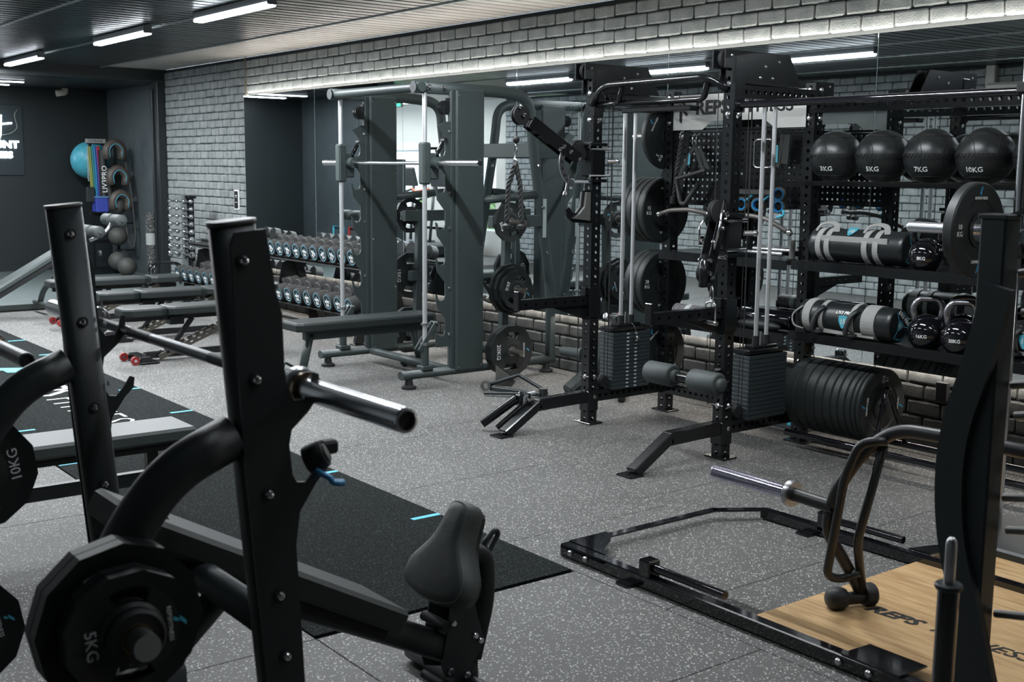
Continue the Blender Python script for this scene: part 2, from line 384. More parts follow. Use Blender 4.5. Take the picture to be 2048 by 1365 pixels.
# brick walls
def brick_wall(name, rects, Y, n_parts, cond, mirror=False, x_lim=0):
    sgn = -1 if not mirror else 1      # direction of the face normal in y
    body = G()
    for (x0, x1, z0, z1) in rects: body.box(((x0+x1)/2, Y-sgn*.065, (z0+z1)/2), (x1-x0, .12, z1-z0), ch=0)
    wall = struct(name, body, mmortar)
    variants = []
    for k in range(6):
        rr = random.Random(k+(50 if mirror else 0)); g = G(); jj = lambda a: rr.uniform(-a, a)
        # a brick face: 4x3 grid front with uneven outline, 0.012 deep
        nx, nz = 4, 3; L, Hh = .215, .081; vs = []
        for iz in range(nz+1):
            for ix in range(nx+1):
                fx = (0, .06, .5, .94, 1)[ix]; fz = (0, .13, .87, 1)[iz]; x = -L/2+L*fx; z = -Hh/2+Hh*fz; e = ix in (0, nx) or iz in (0, nz)
                if ix in (0, nx) and iz in (0, nz): x *= .975; z *= .9
                vs.append((x+jj(.003), sgn*(.0075+(0 if e else .0045))+jj(.0006), z+jj(.0022 if e else .0006)))
        k0 = len(vs)
        for i in range(len(vs)): pass
        fs = [(iz*(nx+1)+ix, iz*(nx+1)+ix+1, (iz+1)*(nx+1)+ix+1, (iz+1)*(nx+1)+ix) for iz in range(nz) for ix in range(nx)]
        ring = [ix for ix in range(nx+1)]+[(iz)*(nx+1)+nx for iz in range(1, nz+1)]+[nz*(nx+1)+ix for ix in range(nx-1, -1, -1)]+[iz*(nx+1) for iz in range(nz-1, 0, -1)]
        for i in ring: x, y, z = vs[i]; vs.append((x*1.02, sgn*-.004, z*1.05))
        fs += [(ring[(i+1) % len(ring)], ring[i], k0+i, k0+(i+1) % len(ring)) for i in range(len(ring))]
        if mirror: fs = [f[::-1] for f in fs]
        me = bpy.data.meshes.new('brick'); me.from_pydata(vs, [], fs); me.materials.append(mbrick); me.polygons.foreach_set('use_smooth', [False for i in range(len(fs))])
        variants.append((me, vs, fs))
    items = []
    for (x0, x1, z0, z1) in rects:
        kz = int(math.ceil((z0-.0)/.0935))
        while kz*.0935+.0935 <= z1+.04:
            zc = kz*.0935+.047; off = .114 if kz % 2 else 0; i = int(math.floor(x0/.228))-1
            while True:
                xc = i*.228+off; i += 1
                if xc > x1+.1: break
                a = max(x0, xc-.114); b = min(x1, xc+.114); t = min(z1, zc+.047); zb = max(z0, zc-.047)
                if b-a < .04 or t-zb < .025: continue
                items.append(((a+b)/2, (b-a)/.228, (zb+t)/2, (t-zb)/.0935))
            kz += 1
    items.sort(key=lambda t: cond(t[0], t[2]))
    rest = G(); rest2 = G(); rr = random.Random(3); lowme = []
    for me, vs, fs in variants:
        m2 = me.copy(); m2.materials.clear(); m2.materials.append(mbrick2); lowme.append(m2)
    for n, (xc, sx, zc, sz) in enumerate(items):
        me, vs, fs = variants[rr.randrange(6)]; dx, dz, rot = rr.uniform(-.002, .002), rr.uniform(-.0025, .0025), rr.uniform(-.5, .5)
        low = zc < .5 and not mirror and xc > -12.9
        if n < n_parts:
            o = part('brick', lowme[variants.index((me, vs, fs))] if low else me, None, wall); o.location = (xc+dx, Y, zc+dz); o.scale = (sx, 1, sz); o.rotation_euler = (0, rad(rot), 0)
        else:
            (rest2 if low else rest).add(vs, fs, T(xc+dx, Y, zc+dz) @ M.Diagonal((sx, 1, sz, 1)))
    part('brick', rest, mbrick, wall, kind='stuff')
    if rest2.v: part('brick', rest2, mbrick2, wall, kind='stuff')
    return wall
def near(x, z): return ((x*x+YW*YW)**.5 if x < -3.15 else 99)+(.0 if z > 2.4 else 2.5)
brick_wall('wall_right', [(-12.84, 3, 2.375, ZC), (-15.36, -12.84, 0, ZC), (-12.84, 3, 0, .50)], YW, 300, near)
struct('wall_behind_mirror', G().box((-4.9, 6.09, 1.4), (16, .1, 1.95), ch=0), mmortar)
# mirror panels
mmir = mat('mirror_silver', (.80, .85, .86, 1), .012, 1)
mback = mat('mirror_backing', (.03, .03, .03, 1), .6)
edge = mat('glass_edge', (.45, .6, .58, 1), .15)
xs = [-12.83, -11.13, -9.42, -7.70, -5.98, -4.27, -2.56, -.85, .86]
nm = ['at the far left end beside the notice', 'above the middle of the dumbbell rack', 'behind the left side of the smith machine', 'behind the right side of the smith machine',
      'behind the pulley rig', 'behind the rack of medicine balls', 'behind the near rack', 'beyond the right edge']
for i in range(8):
    a, b = xs[i]+.002, xs[i+1]-.002
    t = thing('wall_mirror', 'tall backlit frameless wall mirror '+nm[i], 'mirror', ((a+b)/2, YM, .455), group='backlit mirror panels')
    part('mirror_glass', G().box((0, .003, .972), (b-a, .006, 1.944), ch=.0008), mmir, t)
    part('glass_edge', G().box((-(b-a)/2-.0012, .003, .972), (.0012, .0062, 1.944), ch=0), edge, t)
    part('backing', G().box((0, .016, .972), (b-a-.1, .018, 1.84), ch=0), mback, t)
# LED strips between mirror and wall
mled = mat('warm_led', (1, 1, 1, 1), .5, emit=(1, .93, .84, 1), es=LED_E)
struct('trim_4', G().box((-4.9, 6.0, 2.39), (15.9, .014, .024), ch=0), mled)['label'] = 'warm strip light hidden behind the mirror top'
struct('trim_5', G().box((-4.9, 6.0, .465), (15.9, .012, .012), ch=0), mled)['label'] = 'warm strip light hidden behind the mirror bottom'
# ceiling
mceil = mat('dark_ribbed_ceiling', (.018, .025, .027, 1), .32, noise=.25, nscale=3)
mceil2 = mat('pale_ceiling_margin', (.38, .37, .35, 1), .45, noise=.15, nscale=3)
ce = struct('ceiling', G().box((-6.5, 2.2, ZC+.06), (32, 8.6, .06), ch=0), mat('ceiling_void', (.01, .01, .01, 1), .9))
def pan(sx, sy, m):
    g = G().box((0, 0, 0), (sx, sy, .02), ch=.004)
    for i in range(4): g.box((-sx/2+sx*(i+.5)/4, 0, -.0115), (.012, sy, .005), ch=0)
    me = bpy.data.meshes.new('ceiling_panel'); me.from_pydata(g.v, [], g.f); me.materials.append(m); return me
pd, pl = pan(.592, 1.09, mceil), pan(.592, .80, mceil2)
for i in range(30):
    x = -15.0+.6*i
    part('ceiling_panel', pl, None, ce).location = (x, 5.605, ZC+.012)
    for j in range(6):
        if x > -1.5 and j > 3: continue
        part('ceiling_panel', pd, None, ce).location = (x, 4.64-1.1*j, ZC+.012)
mt = mat('ceiling_rail', (.30, .33, .33, 1), .35, .6)
for y in (5.19, 4.09, 2.99, 1.89, .79, -.31):
    part('ceiling_rail', G().box((-6.5, y, ZC-.002), (18, .022, .02), ch=.003), mt, ce)
struct('trim_6', G().box((-16.7, 4.3, 2.70), (2.3, 3.5, .04), ch=0), mdark)['label'] = 'low dark ceiling over the stage'
# battens
mtube = mat('tube_diffuser', (1, 1, 1, 1), .4, emit=(.86, .93, 1, 1), es=TUBE_E)
mhous = mat('batten_housing', (.10, .11, .12, 1), .4)
pos = ['farthest of the three at the left', 'second of the three in the upper left', 'nearest of the three, at the top edge', 'above the pulley rig, just out of the frame',
       'above the medicine balls, out of the frame', 'reflected farthest away in the mirror', 'reflected in the mirror between two tall pulley posts', 'reflected in the mirror over the medicine balls', 'out of view over the turf', 'out of view behind the benches', 'out of view over the oak boards', 'added to brighten the window room', 'second one added to brighten the window room']
for i, (x, y) in enumerate(BATTENS):
    t = thing('ceiling_light', 'white linear ceiling light, '+pos[i], 'light', (x, y, BZ), group='linear ceiling lights')
    part('housing', G().box((0, 0, .052), (1.34, .07, .05), ch=.004).box((-.672, 0, .045), (.012, .075, .07), ch=.002).box((.672, 0, .045), (.012, .075, .07), ch=.002), mhous, t)
    part('diffuser', G().box((0, 0, .012), (1.32, .085, .028), ch=.008), mtube, t)
    area('batten_glow', (0, 0, -.006), (0, 0, 0), 1.3, .08, AREA_W*DIM[i], (.93, .97, 1), t)
# opposite side of the room, seen in the mirror
struct('wall_left_windows', G().box((-20, -1.15, 2.4), (6.2, .2, .9), ch=0).box((-20, -1.15, .2), (6.2, .2, .5), ch=0).box((-17.18, -1.15, 1.2), (.34, .2, 1.6), ch=0).box((-19.15, -1.15, 1.2), (1.0, .2, 1.6), ch=0).box((-22.1, -1.15, 1.2), (1.95, .2, 1.6), ch=0), mat('warm_white_wall', (.42, .41, .38, 1), .7))
def nearo(x, z): return abs(x+9)+(0 if z > .3 else 20)
brick_wall('wall_left', [(-17.0, 3, 0, ZC)], -1.0, 300, nearo, mirror=True)
struct('wall_back', G().box((3.05, 2.4, 1.4), (.1, 8, 3), ch=0), mdark)
struct('wall_end', G().box((-23.3, 1, 1.4), (.1, 6, 3), ch=0), mat('warm_white_wall', (.42, .41, .38, 1), .7))
struct('trim_7', G().box((-19.6, .8, -.03), (7.6, 4.2, .05), ch=0), mfloor)
struct('trim_8', G().box((-19.9, .8, 2.86), (6.8, 4.2, .05), ch=0), mceil2)
msky = mat('daylit_garden', (.3, .4, .3, 1), .9, noise=.5, nscale=1.2)
for i, (x0, hw) in enumerate(((-18.0, .65), (-20.4, .75))):
    wn = struct('window_%d' % (i+1), G().box((x0, -1.15, .46), (2*hw, .1, .03), ch=.003).box((x0, -1.15, 1.93), (2*hw, .1, .03), ch=.003).box((x0-hw, -1.15, 1.2), (.03, .1, 1.5), ch=.003).box((x0+hw, -1.15, 1.2), (.03, .1, 1.5), ch=.003), white)
    gm = mat('window_glass', (1, 1, 1, 1), 0); gm.node_tree.nodes['Principled BSDF'].inputs['Transmission Weight'].default_value = 1
    part('pane', G().box((x0, -1.15, 1.2), (2*hw-.03, .006, 1.45), ch=0), gm, wn)
hg = thing('hedge', 'sunlit green hedge outside the window, seen in the mirror', 'hedge', (-20, -4, 0))
g = G()
for i in range(260): g.sphere((random.uniform(-24, -14), -4+random.uniform(-.3, .3), random.uniform(0, 1.0)), random.uniform(.12, .25), 13, 6)
part('foliage', g, mat('hedge_leaves', (.12, .22, .06, 1), .8, noise=.4, nscale=15), hg, True, kind='stuff')
struct('ground', G().box((-20, -8, -.1), (40, 14, .1), ch=0), mat('outside_ground', (.25, .3, .15, 1), .9))
# ================================================================ plates and small kit used in many places
def bumper(kg, r=.217, w=.045, txt=('', 'KG'), hub=chrome, rot=0, name='bumper_plate', label='', cat='weight plate', mx=None, group=None, face=True):
    "plate with axis along local +x (lettered face towards +x), centre at origin"
    t = thing(name, label, cat, mx=mx, group=group)
    A = basis((0, 0, 0), (0, 1, 0), (0, 0, 1))          # local z -> +x
    p = [(.027, -w/2), (.075, -w/2), (.08, -w/2+.006), (r*.42, -w/2+.006), (r*.62, -w/2), (r-.008, -w/2), (r, -w/2+.007), (r, w/2-.007), (r-.008, w/2), (r*.66, w/2), (r*.62, w/2-.006), (r*.30, w/2-.006), (.075, w/2), (.06, w/2), (.027, w/2), (.027, -w/2)]
    part('disc', G().lathe(A, p, 56, hard=True), rubber2, t)
    part('hub_ring', G().lathe(A, [(.0265, -w/2-.001), (.05, -w/2-.001), (.05, w/2+.001), (.0265, w/2+.001), (.0265, -w/2-.001)], 28), hub, t)
    if face:
        for a, s, sz in (((rot), kg+'\nKG', r*.15), ):
            aa = rad(a); u = (cos(aa), sin(aa))
            text(s, sz, white, A @ M.Rotation(aa, 4, 'Z') @ T(-r*.72, 0, w/2+.0006) , t)
        for s in (0, 180):
            text('REPSFITNESS', r*.085, white, A @ M.Rotation(rad(rot+s), 4, 'Z') @ T(0, r*.66, w/2+.0006), t)
            g = G(A @ M.Rotation(rad(rot+s), 4, 'Z') @ T(0, r*.84, w/2))
            for (x, y) in ((0, .0), (-.006, -.012)): g.prism([(-.008+x, -.004+y), (.004+x, .012+y), (.012+x, .012+y), (0+x, -.004+y)], .0008)
            g.prism([(-.006, -.024), (-.001, -.024), (.001, -.008), (-.003, -.008)], .0008)
            part('emblem', g, blue, t)
    return t
def urethane(kg, r=.16, w=.03, mx=None, label='', rot=0, group=None, m=None, sides=12, name='weight_plate'):
    "twelve sided grip plate, axis +x"
    t = thing(name, label, 'weight plate', mx=mx, group=group); A = basis((0, 0, 0), (0, 1, 0), (0, 0, 1)); m = m or rubber2
    n = sides*4; a0 = PI/sides
    ph = [(r*cos(PI/sides)/cos(((2*PI*i/n+PI/sides) % (2*PI/sides))-PI/sides)*cos(2*PI*i/n), r*cos(PI/sides)/cos(((2*PI*i/n+PI/sides) % (2*PI/sides))-PI/sides)*sin(2*PI*i/n)) for i in range(n)]
    # ring of faces with three grip slots: built as radial grid
    g = G(A @ M.Rotation(rad(rot), 4, 'Z')); R3 = [.027, .055, r*.50, r*.74, 1.0]
    def pt(i, k, z):
        a = 2*PI*i/n
        if k == 4: return (ph[i % n][0], ph[i % n][1], z)
        q = R3[k]; return (q*cos(a), q*sin(a), z)
    zf = [w/2, w/2, w/2-.006, w/2-.006, w/2]
    slot = set()
    for c in (n//4, 3*n//4):
        for d in range(-n//14, n//14): slot.add((c+d) % n)
    for sg in (1, -1):
        for i in range(n):
            for k in range(4):
                if k == 2 and i in slot: continue
                q = [pt(i, k, sg*zf[k]), pt(i, k+1, sg*zf[k+1]), pt(i+1, k+1, sg*zf[k+1]), pt(i+1, k, sg*zf[k])]
                g.add(q, [(0, 1, 2, 3) if sg > 0 else (3, 2, 1, 0)])
    for i in range(n):
        g.add([pt(i, 4, -w/2), pt(i+1, 4, -w/2), pt(i+1, 4, w/2), pt(i, 4, w/2)], [(0, 1, 2, 3)])
        g.add([pt(i, 0, -w/2), pt(i+1, 0, -w/2), pt(i+1, 0, w/2), pt(i, 0, w/2)], [(3, 2, 1, 0)])
        if i in slot:
            for k in (2, 3): g.add([pt(i, k, -zf[k]), pt(i+1, k, -zf[k]), pt(i+1, k, zf[k]), pt(i, k, zf[k])], [(3, 2, 1, 0) if k == 3 else (0, 1, 2, 3)])
            for j in (i, i+1):
                if (j % n in slot) != ((j-1) % n in slot): g.add([pt(j, 2, -zf[2]), pt(j, 3, -zf[3]), pt(j, 3, zf[3]), pt(j, 2, zf[2])], [(0, 1, 2, 3)])
    part('disc', g, m, t)
    part('hub_ring', G(A).lathe(M.Identity(4), [(.026, -w/2-.001), (.036, -w/2-.001), (.036, w/2+.001), (.026, w/2+.001), (.026, -w/2-.001)], 24), steel, t)
    B = A @ M.Rotation(rad(rot), 4, 'Z')
    text(kg, r*.25, white, B @ M.Rotation(-PI/2, 4, 'Z') @ T(0, -r*.62, w/2-.0054+.0004), t)
    text('REPSFITNESS', r*.1, white, B @ M.Rotation(-PI/2, 4, 'Z') @ T(0, r*.58, w/2-.0054+.0004), t)
    g = G(B @ M.Rotation(-PI/2, 4, 'Z') @ T(0, r*.80, w/2-.0045))
    g.prism([(-.012, -.008), (.006, .008), (.016, .008), (-.002, -.008)], .001).prism([(-.012, -.02), (-.004, -.02), (0, -.010), (-.006, -.010)], .001)
    part('emblem', g, cyan, t)
    return t
AX = lambda x, y, z: M.Translation((x, y, z))

# ================================================================ pulley rig
XA, XB, YF, YR, PW = -4.40, -5.525, 4.885, 5.57, .072
rig = thing('functional_trainer_rig', 'tall glossy black perforated steel pulley rig with two weight stacks and nameplate', 'gym rack', (-4.96, 5.23, 0))
def rp(name, g, m=None, parent=None, label=None): return part(name, g, m or black, parent or rig, True, label)
for x, y, h in ((XA, YF, 2.165), (XB, YF, 2.165), (XA, YR, 2.10), (XB, YR, 2.10)):
    p = rp('upright', G().perf((x, y, .006), (x, y, h), PW, PW, .05, .0115, (0, 1, 0)))
    rp('base_plate', G().box((x, y, .005), (.15, .11, .01), ch=.002), parent=rig)
    g = G()
    for z in (2.06, 1.90, .30, .17):
        bolt(g, (x+PW/2, y+.012, z), (1, 0, 0), .015, 12, .009); bolt(g, (x, y-PW/2, z), (0, -1, 0), .015, 12, .009)
    part('bolt', g, steel, rig, True)
for x in (XA, XB):
    rp('side_beam', G().perf((x, YF+PW/2, 2.022), (x, YR-PW/2, 2.022), PW, PW, .05, .0115))
    rp('side_beam', G().perf((x, YF+PW/2, .175), (x, YR-PW/2, .175), PW, PW, .05, .0115))
    # pulley housing, two plates
    poly = [(4.77, 2.235), (5.29, 2.235), (5.40, 2.065), (4.83, 2.065), (4.83, 2.14), (4.77, 2.14)]
    for dx in (-.052, .034):
        g = G(basis((x+dx, 0, 0), (0, 1, 0), (0, 0, 1))); g.prism(poly, .007)
        rp('pulley_plate', g)
    g = G()
    for (y, z) in ((4.82, 2.205), (5.2, 2.19), (5.05, 2.10), (5.15, 2.10), (5.09, 2.16)): bolt(g, (x+.041, y, z), (1, 0, 0), .010)
    part('bolt', g, chrome, rig, True)
    for y in (4.83, 5.2): rp('pulley_wheel', G().lathe(basis((x-.011, y, 2.19), (0, 1, 0), (0, 0, 1)), [(0, -.011), (.052, -.011), (.052, -.007), (.044, 0), (.052, .007), (.052, .011), (0, .011)], 28), matte)
    # foot
    rp('front_foot', G().beam((x, YF-PW/2, .175), (x, 4.455, .165), PW, PW, (0, 0, 1), .006).beam((x, 4.47, .172), (x, 4.205, .012), PW, PW*.8, (0, 0, 1), .006).box((x, 4.19, .005), (.11, .1, .01), ch=.002))
    rp('collar_bracket', G().box((x, YF, .145), (.086, .086, .13), ch=.004).box((x, YF, .3), (.084, .084, .012), ch=.002))
    rp('collar_bracket', G().box((x+.004, YF+.02, 2.03), (.086, .05, .16), ch=.004).box((x+.026, YF+.0, 2.06), (.04, .076, .28), ch=.004))
rp('rear_crossmember', G().perf((XB+PW/2, YR, 2.03), (XA-PW/2, YR, 2.03), PW, PW, .05, .0115))
rp('rear_crossmember', G().perf((XB+PW/2, YR, .16), (XA-PW/2, YR, .16), PW, PW, .05, .0115))
# multi grip pull-up bar
rp('pull_up_bar', G().tube([(XB+.02, YF-.03, 1.99), (XB+.16, 4.80, 2.095), (XA-.09, 4.78, 2.10), (XA-.01, YF-.035, 2.03)], .019, 14, fil=.08)
   .tube([(XB+.04, YF-.02, 1.99), (-5.3, YF-.01, 1.99), (-5.18, 4.80, 2.09)], .017, 12, fil=.05).tube([(-5.3, YF-.01, 1.99), (-4.6, YF-.01, 1.99), (-4.5, 4.79, 2.09)], .017, 12, fil=.05).tube([(-5.35, YF-.012, 1.985), (-5.45, YF, 2.06)], .012, 8))
rp('cross_brace', G().box((-4.96, YF+.0, 1.945), (.56, .08, .03), ch=.006), label='flat black brace hanging under the pull-up bar')
# nameplate
msign = mat('brushed_aluminium_sign', (.50, .50, .48, 1), .38, .85, noise=.1, nscale=6)
sg = G(basis((0, 5.525, 0), (1, 0, 0), (0, 0, 1)))
sg.prism([(-5.475, 1.852), (-5.22, 1.852), (-5.14, 1.905), (-4.72, 1.905), (-4.64, 1.852), (-4.415, 1.852), (-4.415, 2.07), (-5.475, 2.07)], .004)
spl = rp('nameplate', sg, msign, label='brushed aluminium nameplate with black lettering')
mx = basis((-5.145, 5.519, 1.985), (1, 0, 0), (0, 0, 1))
text('REPS', .118, matte, mx @ T(.0, -.0, .001), spl, bold=.0035, world=True, sx=1.12)
text('FITNESS', .118, matte, basis((-4.735, 5.519, 1.985), (1, 0, 0), (0, 0, 1)) @ T(0, 0, .001), spl, world=True, sx=1.1)
g = G(basis((-5.39, 5.519, 1.985), (1, 0, 0), (0, 0, 1)))
g.prism([(-.04, .085), (.035, .015), (.035, -.002), (-.038, .06)], .002).prism([(-.03, .035), (.04, -.03), (.03, -.045), (-.01, -.01), (-.012, -.09), (-.028, -.075)], .002)
part('emblem', g, matte, spl, True)
# pegboard
g = G(basis((0, 5.545, 0), (1, 0, 0), (0, 0, 1)))
nx, nz, px0, pz0, pw, ph = 26, 11, -5.488, 1.40, 1.05/26, .445/11; r = .0075
for i in range(nx):
    for j in range(nz):
        cx, cz = px0+pw*(i+.5), pz0+ph*(j+.5)
        for s, z in ((1, 0), ):
            hole = [(cx+r*cos(PI/4*k), cz+r*sin(PI/4*k), z) for k in range(8)]
            out = [(cx+a*pw/2, cz+b*ph/2, z) for a, b in ((1, 0), (1, 1), (0, 1), (-1, 1), (-1, 0), (-1, -1), (0, -1), (1, -1))]
            g.add(hole+out, [(k, 8+k, 8+(k+1) % 8, (k+1) % 8) for k in range(8)])
g.box((-4.96, 1.39, 0), (1.06, .02, .02)).box((-4.96, 1.855, 0), (1.06, .015, .02))
rp('pegboard', g, label='black pegboard with rows of small holes')
# shelves in the rig
for z in (1.085, .655):
    rp('shelf', G().box((-4.96, 5.60, z-.004), (1.05, .34, .006), ch=.001).box((-4.96, 5.432, z-.03), (1.05, .006, .055), ch=.001).box((-4.96, 5.768, z-.03), (1.05, .006, .055), ch=.001))
# weight stacks
mstack = mat('stack_plate_grey', (.028, .038, .042, 1), .5)
for x, dots in ((XA, False), (XB, True)):
    tops = []
    for i in range(15):
        z = .215+.0245*i
        o = rp('stack_plate', G().box((x, 5.19, z), (.125, .325, .0225), ch=.002), mstack)
        if dots:
            part('pin_label', G().box((x+.0632, 5.155, z), (.001, .022, .009), ch=0).box((x+.0632, 5.225, z), (.001, .022, .009), ch=0), mat('pin_label', (.5, .6, .62, 1), .5), o, True)
    rp('stack_head', G().box((x, 5.19, .59), (.125, .335, .028), ch=.006).box((x, 5.19, .612), (.07, .2, .018), ch=.004))
    for y in (5.145, 5.235):
        rp('guide_rod', G().cyl((x, y, .19), (x, y, 1.96), .0125, 14), softchrome)
        rp('rod_bush', G().cyl((x, y, .62), (x, y, .672), .02, 14), matte)
        rp('rod_rubber', G().cyl((x, y, .205), (x, y, .18), .024, 14), matte)
    rp('stack_tie', G().box((x, 5.19, 1.965), (.07, .26, .012), ch=.002))
    rp('selector_stem', G().cyl((x, 5.19, .6), (x, 5.19, .69), .008, 10), steel)
    for (y, dx) in ((5.01, .05), (4.98, .052), (5.06, -.03)):
        rp('cable', G().cyl((x+dx*.6, y, .24), (x+dx*.6, y, 2.16), .0026, 6), matte)
    rp('low_pulley', G().lathe(basis((x+.0, 4.99, .255), (0, 1, 0), (0, 0, 1)), [(0, -.03), (.035, -.03), (.045, -.012), (.045, .012), (.035, .03), (0, .03)], 24), matte)
    rp('cable', G().cyl((x-.06, YF-.05, 2.12), (x-.06, YF-.05, .3), .0026, 6), matte)
bolt_y = 5.2
part('selector_pin', G().cyl((XB+.06, 5.2, .535), (XB+.10, 5.2, .535), .008, 10).sphere((XB+.1, 5.2, .535), .013, 13, 6).tube([(XB+.1, 5.2, .54), (XB+.09, 5.19, .60), (XB+.06, 5.18, .63)], .002, 6), chrome, rig, True)
# carriages and swivel arms
def carriage(x, z, far):
    g = G().box((x, YF, z), (.105, .115, .17), ch=.008).box((x, YF, z+.11), (.12, .13, .02)).box((x, YF, z-.11), (.12, .13, .02))
    rp('carriage', g)
    g = G()
    for dz in (.115, -.115):
        g.cyl((x-.085, YF-.075, z+dz), (x+.055, YF-.075, z+dz), .012, 12); bolt(g, (x+.055, YF-.075, z+dz), (1, 0, 0), .015)
        g.cyl((x+.05, YF-.07, z+dz*.7), (x+.05, YF+.09, z+dz*.7), .01, 10)
    part('pivot_pin', g, chrome, rig, True)
    part('pull_knob', G().cyl((x+.05, YF+.07, z+.01), (x+.08, YF+.12, z+.01), .014, 12).sphere((x+.082, YF+.125, z+.01), .019, 13, 8), chrome, rig, True)
carriage(XB, 1.64, True); carriage(XA, 1.25, False)
# left arm (far post): pointing out and up
P0, P1 = V((XB-.02, 4.76, 1.66)), V((XB-.06, 4.33, 1.93))
d = (P1-P0).normalized()
g = G()
for s in (-.03, .03): g.beam(P0+V((s, 0, 0)), P1+V((s, 0, 0))-d*.1, .006, .075, (1, 0, 0) if 0 else (0, 0, 1))
g.beam(P0+d*.1, P1-d*.12, .05, .055)
rp('swivel_arm', g)
rp('arm_sleeve', G().beam(P0+d*.22, P0+d*.30, .07, .07).beam(P0+d*.33, P0+d*.36, .07, .075), label='stepped black sleeve')
for p, rr in ((P0+V((0, .01, .05)), .066), (P1-d*.03, .06)):
    rp('pulley_wheel', G().lathe(basis(p, (0, 1, 0), (0, 0, 1)), [(0, -.016), (rr, -.016), (rr, -.011), (rr*.86, -.004), (rr*.86, .004), (rr, .011), (rr, .016), (0, .016)], 30), matte)
g = G()
for q in (P0, P0+d*.08, P0+d*.14, P0+d*.17+V((0, 0, -.03)), P1-d*.03, P1+V((0, -.0, .03))): bolt(g, q+V((.035, 0, 0)), (1, 0, 0), .014, 12, .012)
part('bolt', g, chrome, rig, True)
# curved index plate with holes
g = G(basis((XB-.01, 4.77, 1.64), (0, 1, 0), (0, 0, 1)))
for k in range(14):
    a0, a1 = rad(150+k*7.5), rad(157.5+k*7.5); ro, ri = .155, .115
    if k % 3 == 1: mid = []
    g.prism([(ro*cos(a0), ro*sin(a0)), (ro*cos(a1), ro*sin(a1)), (ri*cos(a1), ri*sin(a1)), (ri*cos(a0), ri*sin(a0))], .006)
o = rp('index_plate', g, steel, label='curved steel index plate with holes')
g = G(basis((XB-.01, 4.77, 1.64), (0, 1, 0), (0, 0, 1)))
for k in range(5): a = rad(160+k*18); g.lathe(T(.135*cos(a), .135*sin(a), .0062), [(.010, 0), (.010, .001), (0, .001)], 10)
part('index_hole', g, matte, o, True)
rp('plunger', G().cyl((XB-.01, 4.70, 1.56), (XB-.01, 4.68, 1.46), .012, 12).cyl((XB-.01, 4.68, 1.46), (XB-.01, 4.676, 1.44), .022, 14), chrome)
# right arm (near post): hanging straight towards the camera, foreshortened
P0, P1 = V((XA, 4.80, 1.29)), V((XA+.01, 4.70, 1.02))
g = G()
for s in (-.03, .03): g.beam(P0+V((s, 0, .05)), P1+V((s, 0, .02)), .006, .07, (0, 1, 0))
rp('swivel_arm', g)
for p, rr in ((P0+V((0, -.01, .09)), .062), (P1+V((0, .0, .03)), .055)):
    rp('pulley_wheel', G().lathe(basis(p, (0, 1, 0), (0, 0, 1)), [(0, -.016), (rr, -.016), (rr, -.011), (rr*.86, -.004), (rr*.86, .004), (rr, .011), (rr, .016), (0, .016)], 30), matte)
g = G()
for q in (P0+V((0, 0, .09)), P0, P1+V((0, 0, .1)), P1+V((0, 0, .03)), P0+V((0, .02, .05)), P1+V((0, .02, .2))):
    for s in (-1, 1): bolt(g, q+V((.035*s, 0, 0)), (s, -.2, 0), .014, 12, .012)
g.tube([(XA+.05, 4.78, 1.44), (XA+.07, 4.74, 1.3), (XA+.05, 4.72, 1.18)], .007, 8).tube([(XA-.05, 4.76, 1.36), (XA-.07, 4.73, 1.29), (XA-.05, 4.71, 1.20)], .006, 8)
part('bolt', g, chrome, rig, True)
rp('arm_shroud', G().tube([(XA+.01, 4.70, 1.14), (XA+.035, 4.66, 1.07), (XA+.03, 4.67, .98)], .026, 12, fil=.05))
rp('plunger', G().cyl((XA-.08, 4.76, 1.22), (XA-.03, 4.76, 1.22), .012, 12).cyl((XA-.085, 4.76, 1.22), (XA-.075, 4.76, 1.22), .024, 14), chrome)
# J hook on the far upright
g = G(basis((XB-.006, 0, 0), (0, 1, 0), (0, 0, 1)))
g.prism([(4.845, 1.47), (4.80, 1.47), (4.79, 1.375), (4.755, 1.335), (4.72, 1.335), (4.69, 1.37), (4.665, 1.355), (4.675, 1.31), (4.72, 1.275), (4.845, 1.27)], .012)
rp('j_hook', g)
part('j_hook_liner', G(basis((XB-.03, 0, 0), (0, 1, 0), (0, 0, 1))).prism([(4.845, 1.46), (4.812, 1.46), (4.80, 1.37), (4.755, 1.325), (4.71, 1.30), (4.845, 1.285)], .058), mat('hook_liner', (.10, .10, .095, 1), .5), rig, True)
# spotter arms
for x, z in ((XB, .825), (XA, .862)):
    g = G().perf((x, YF-PW/2-.008, z-.035), (x, 4.31, z-.035), .05, .062, .075, .008)
    g.box((x, 4.30, z-.01), (.05, .02, .115)); g.box((x, YF, z-.05), (.092, .092, .19), ch=.004)
    g.m = basis((x-.006, 0, 0), (0, 1, 0), (0, 0, 1)); g.prism([(4.56, z-.065), (4.84, z-.065), (4.84, z-.16)], .012)
    g.m = M.Identity(4); g.box((x, YF-.052, z+.015), (.05, .03, .06))
    rp('spotter_arm', g)
rp('landmine_post', G().cyl((XB-.075, 4.36, .20), (XB-.19, 4.185, .045), .027, 18).box((XB-.06, 4.40, .195), (.05, .09, .07), ch=.006).cyl((XB-.03, 4.42, .185), (XB-.12, 4.25, .02), .022, 14))
part('landmine_clevis', G().beam((XB-.03, 4.41, .235), (XB-.05, 4.36, .16), .012, .03).beam((XB-.09, 4.41, .235), (XB-.09, 4.36, .16), .012, .03).cyl((XB-.11, 4.40, .2), (XB, 4.40, .2), .01, 10), chrome, rig, True)
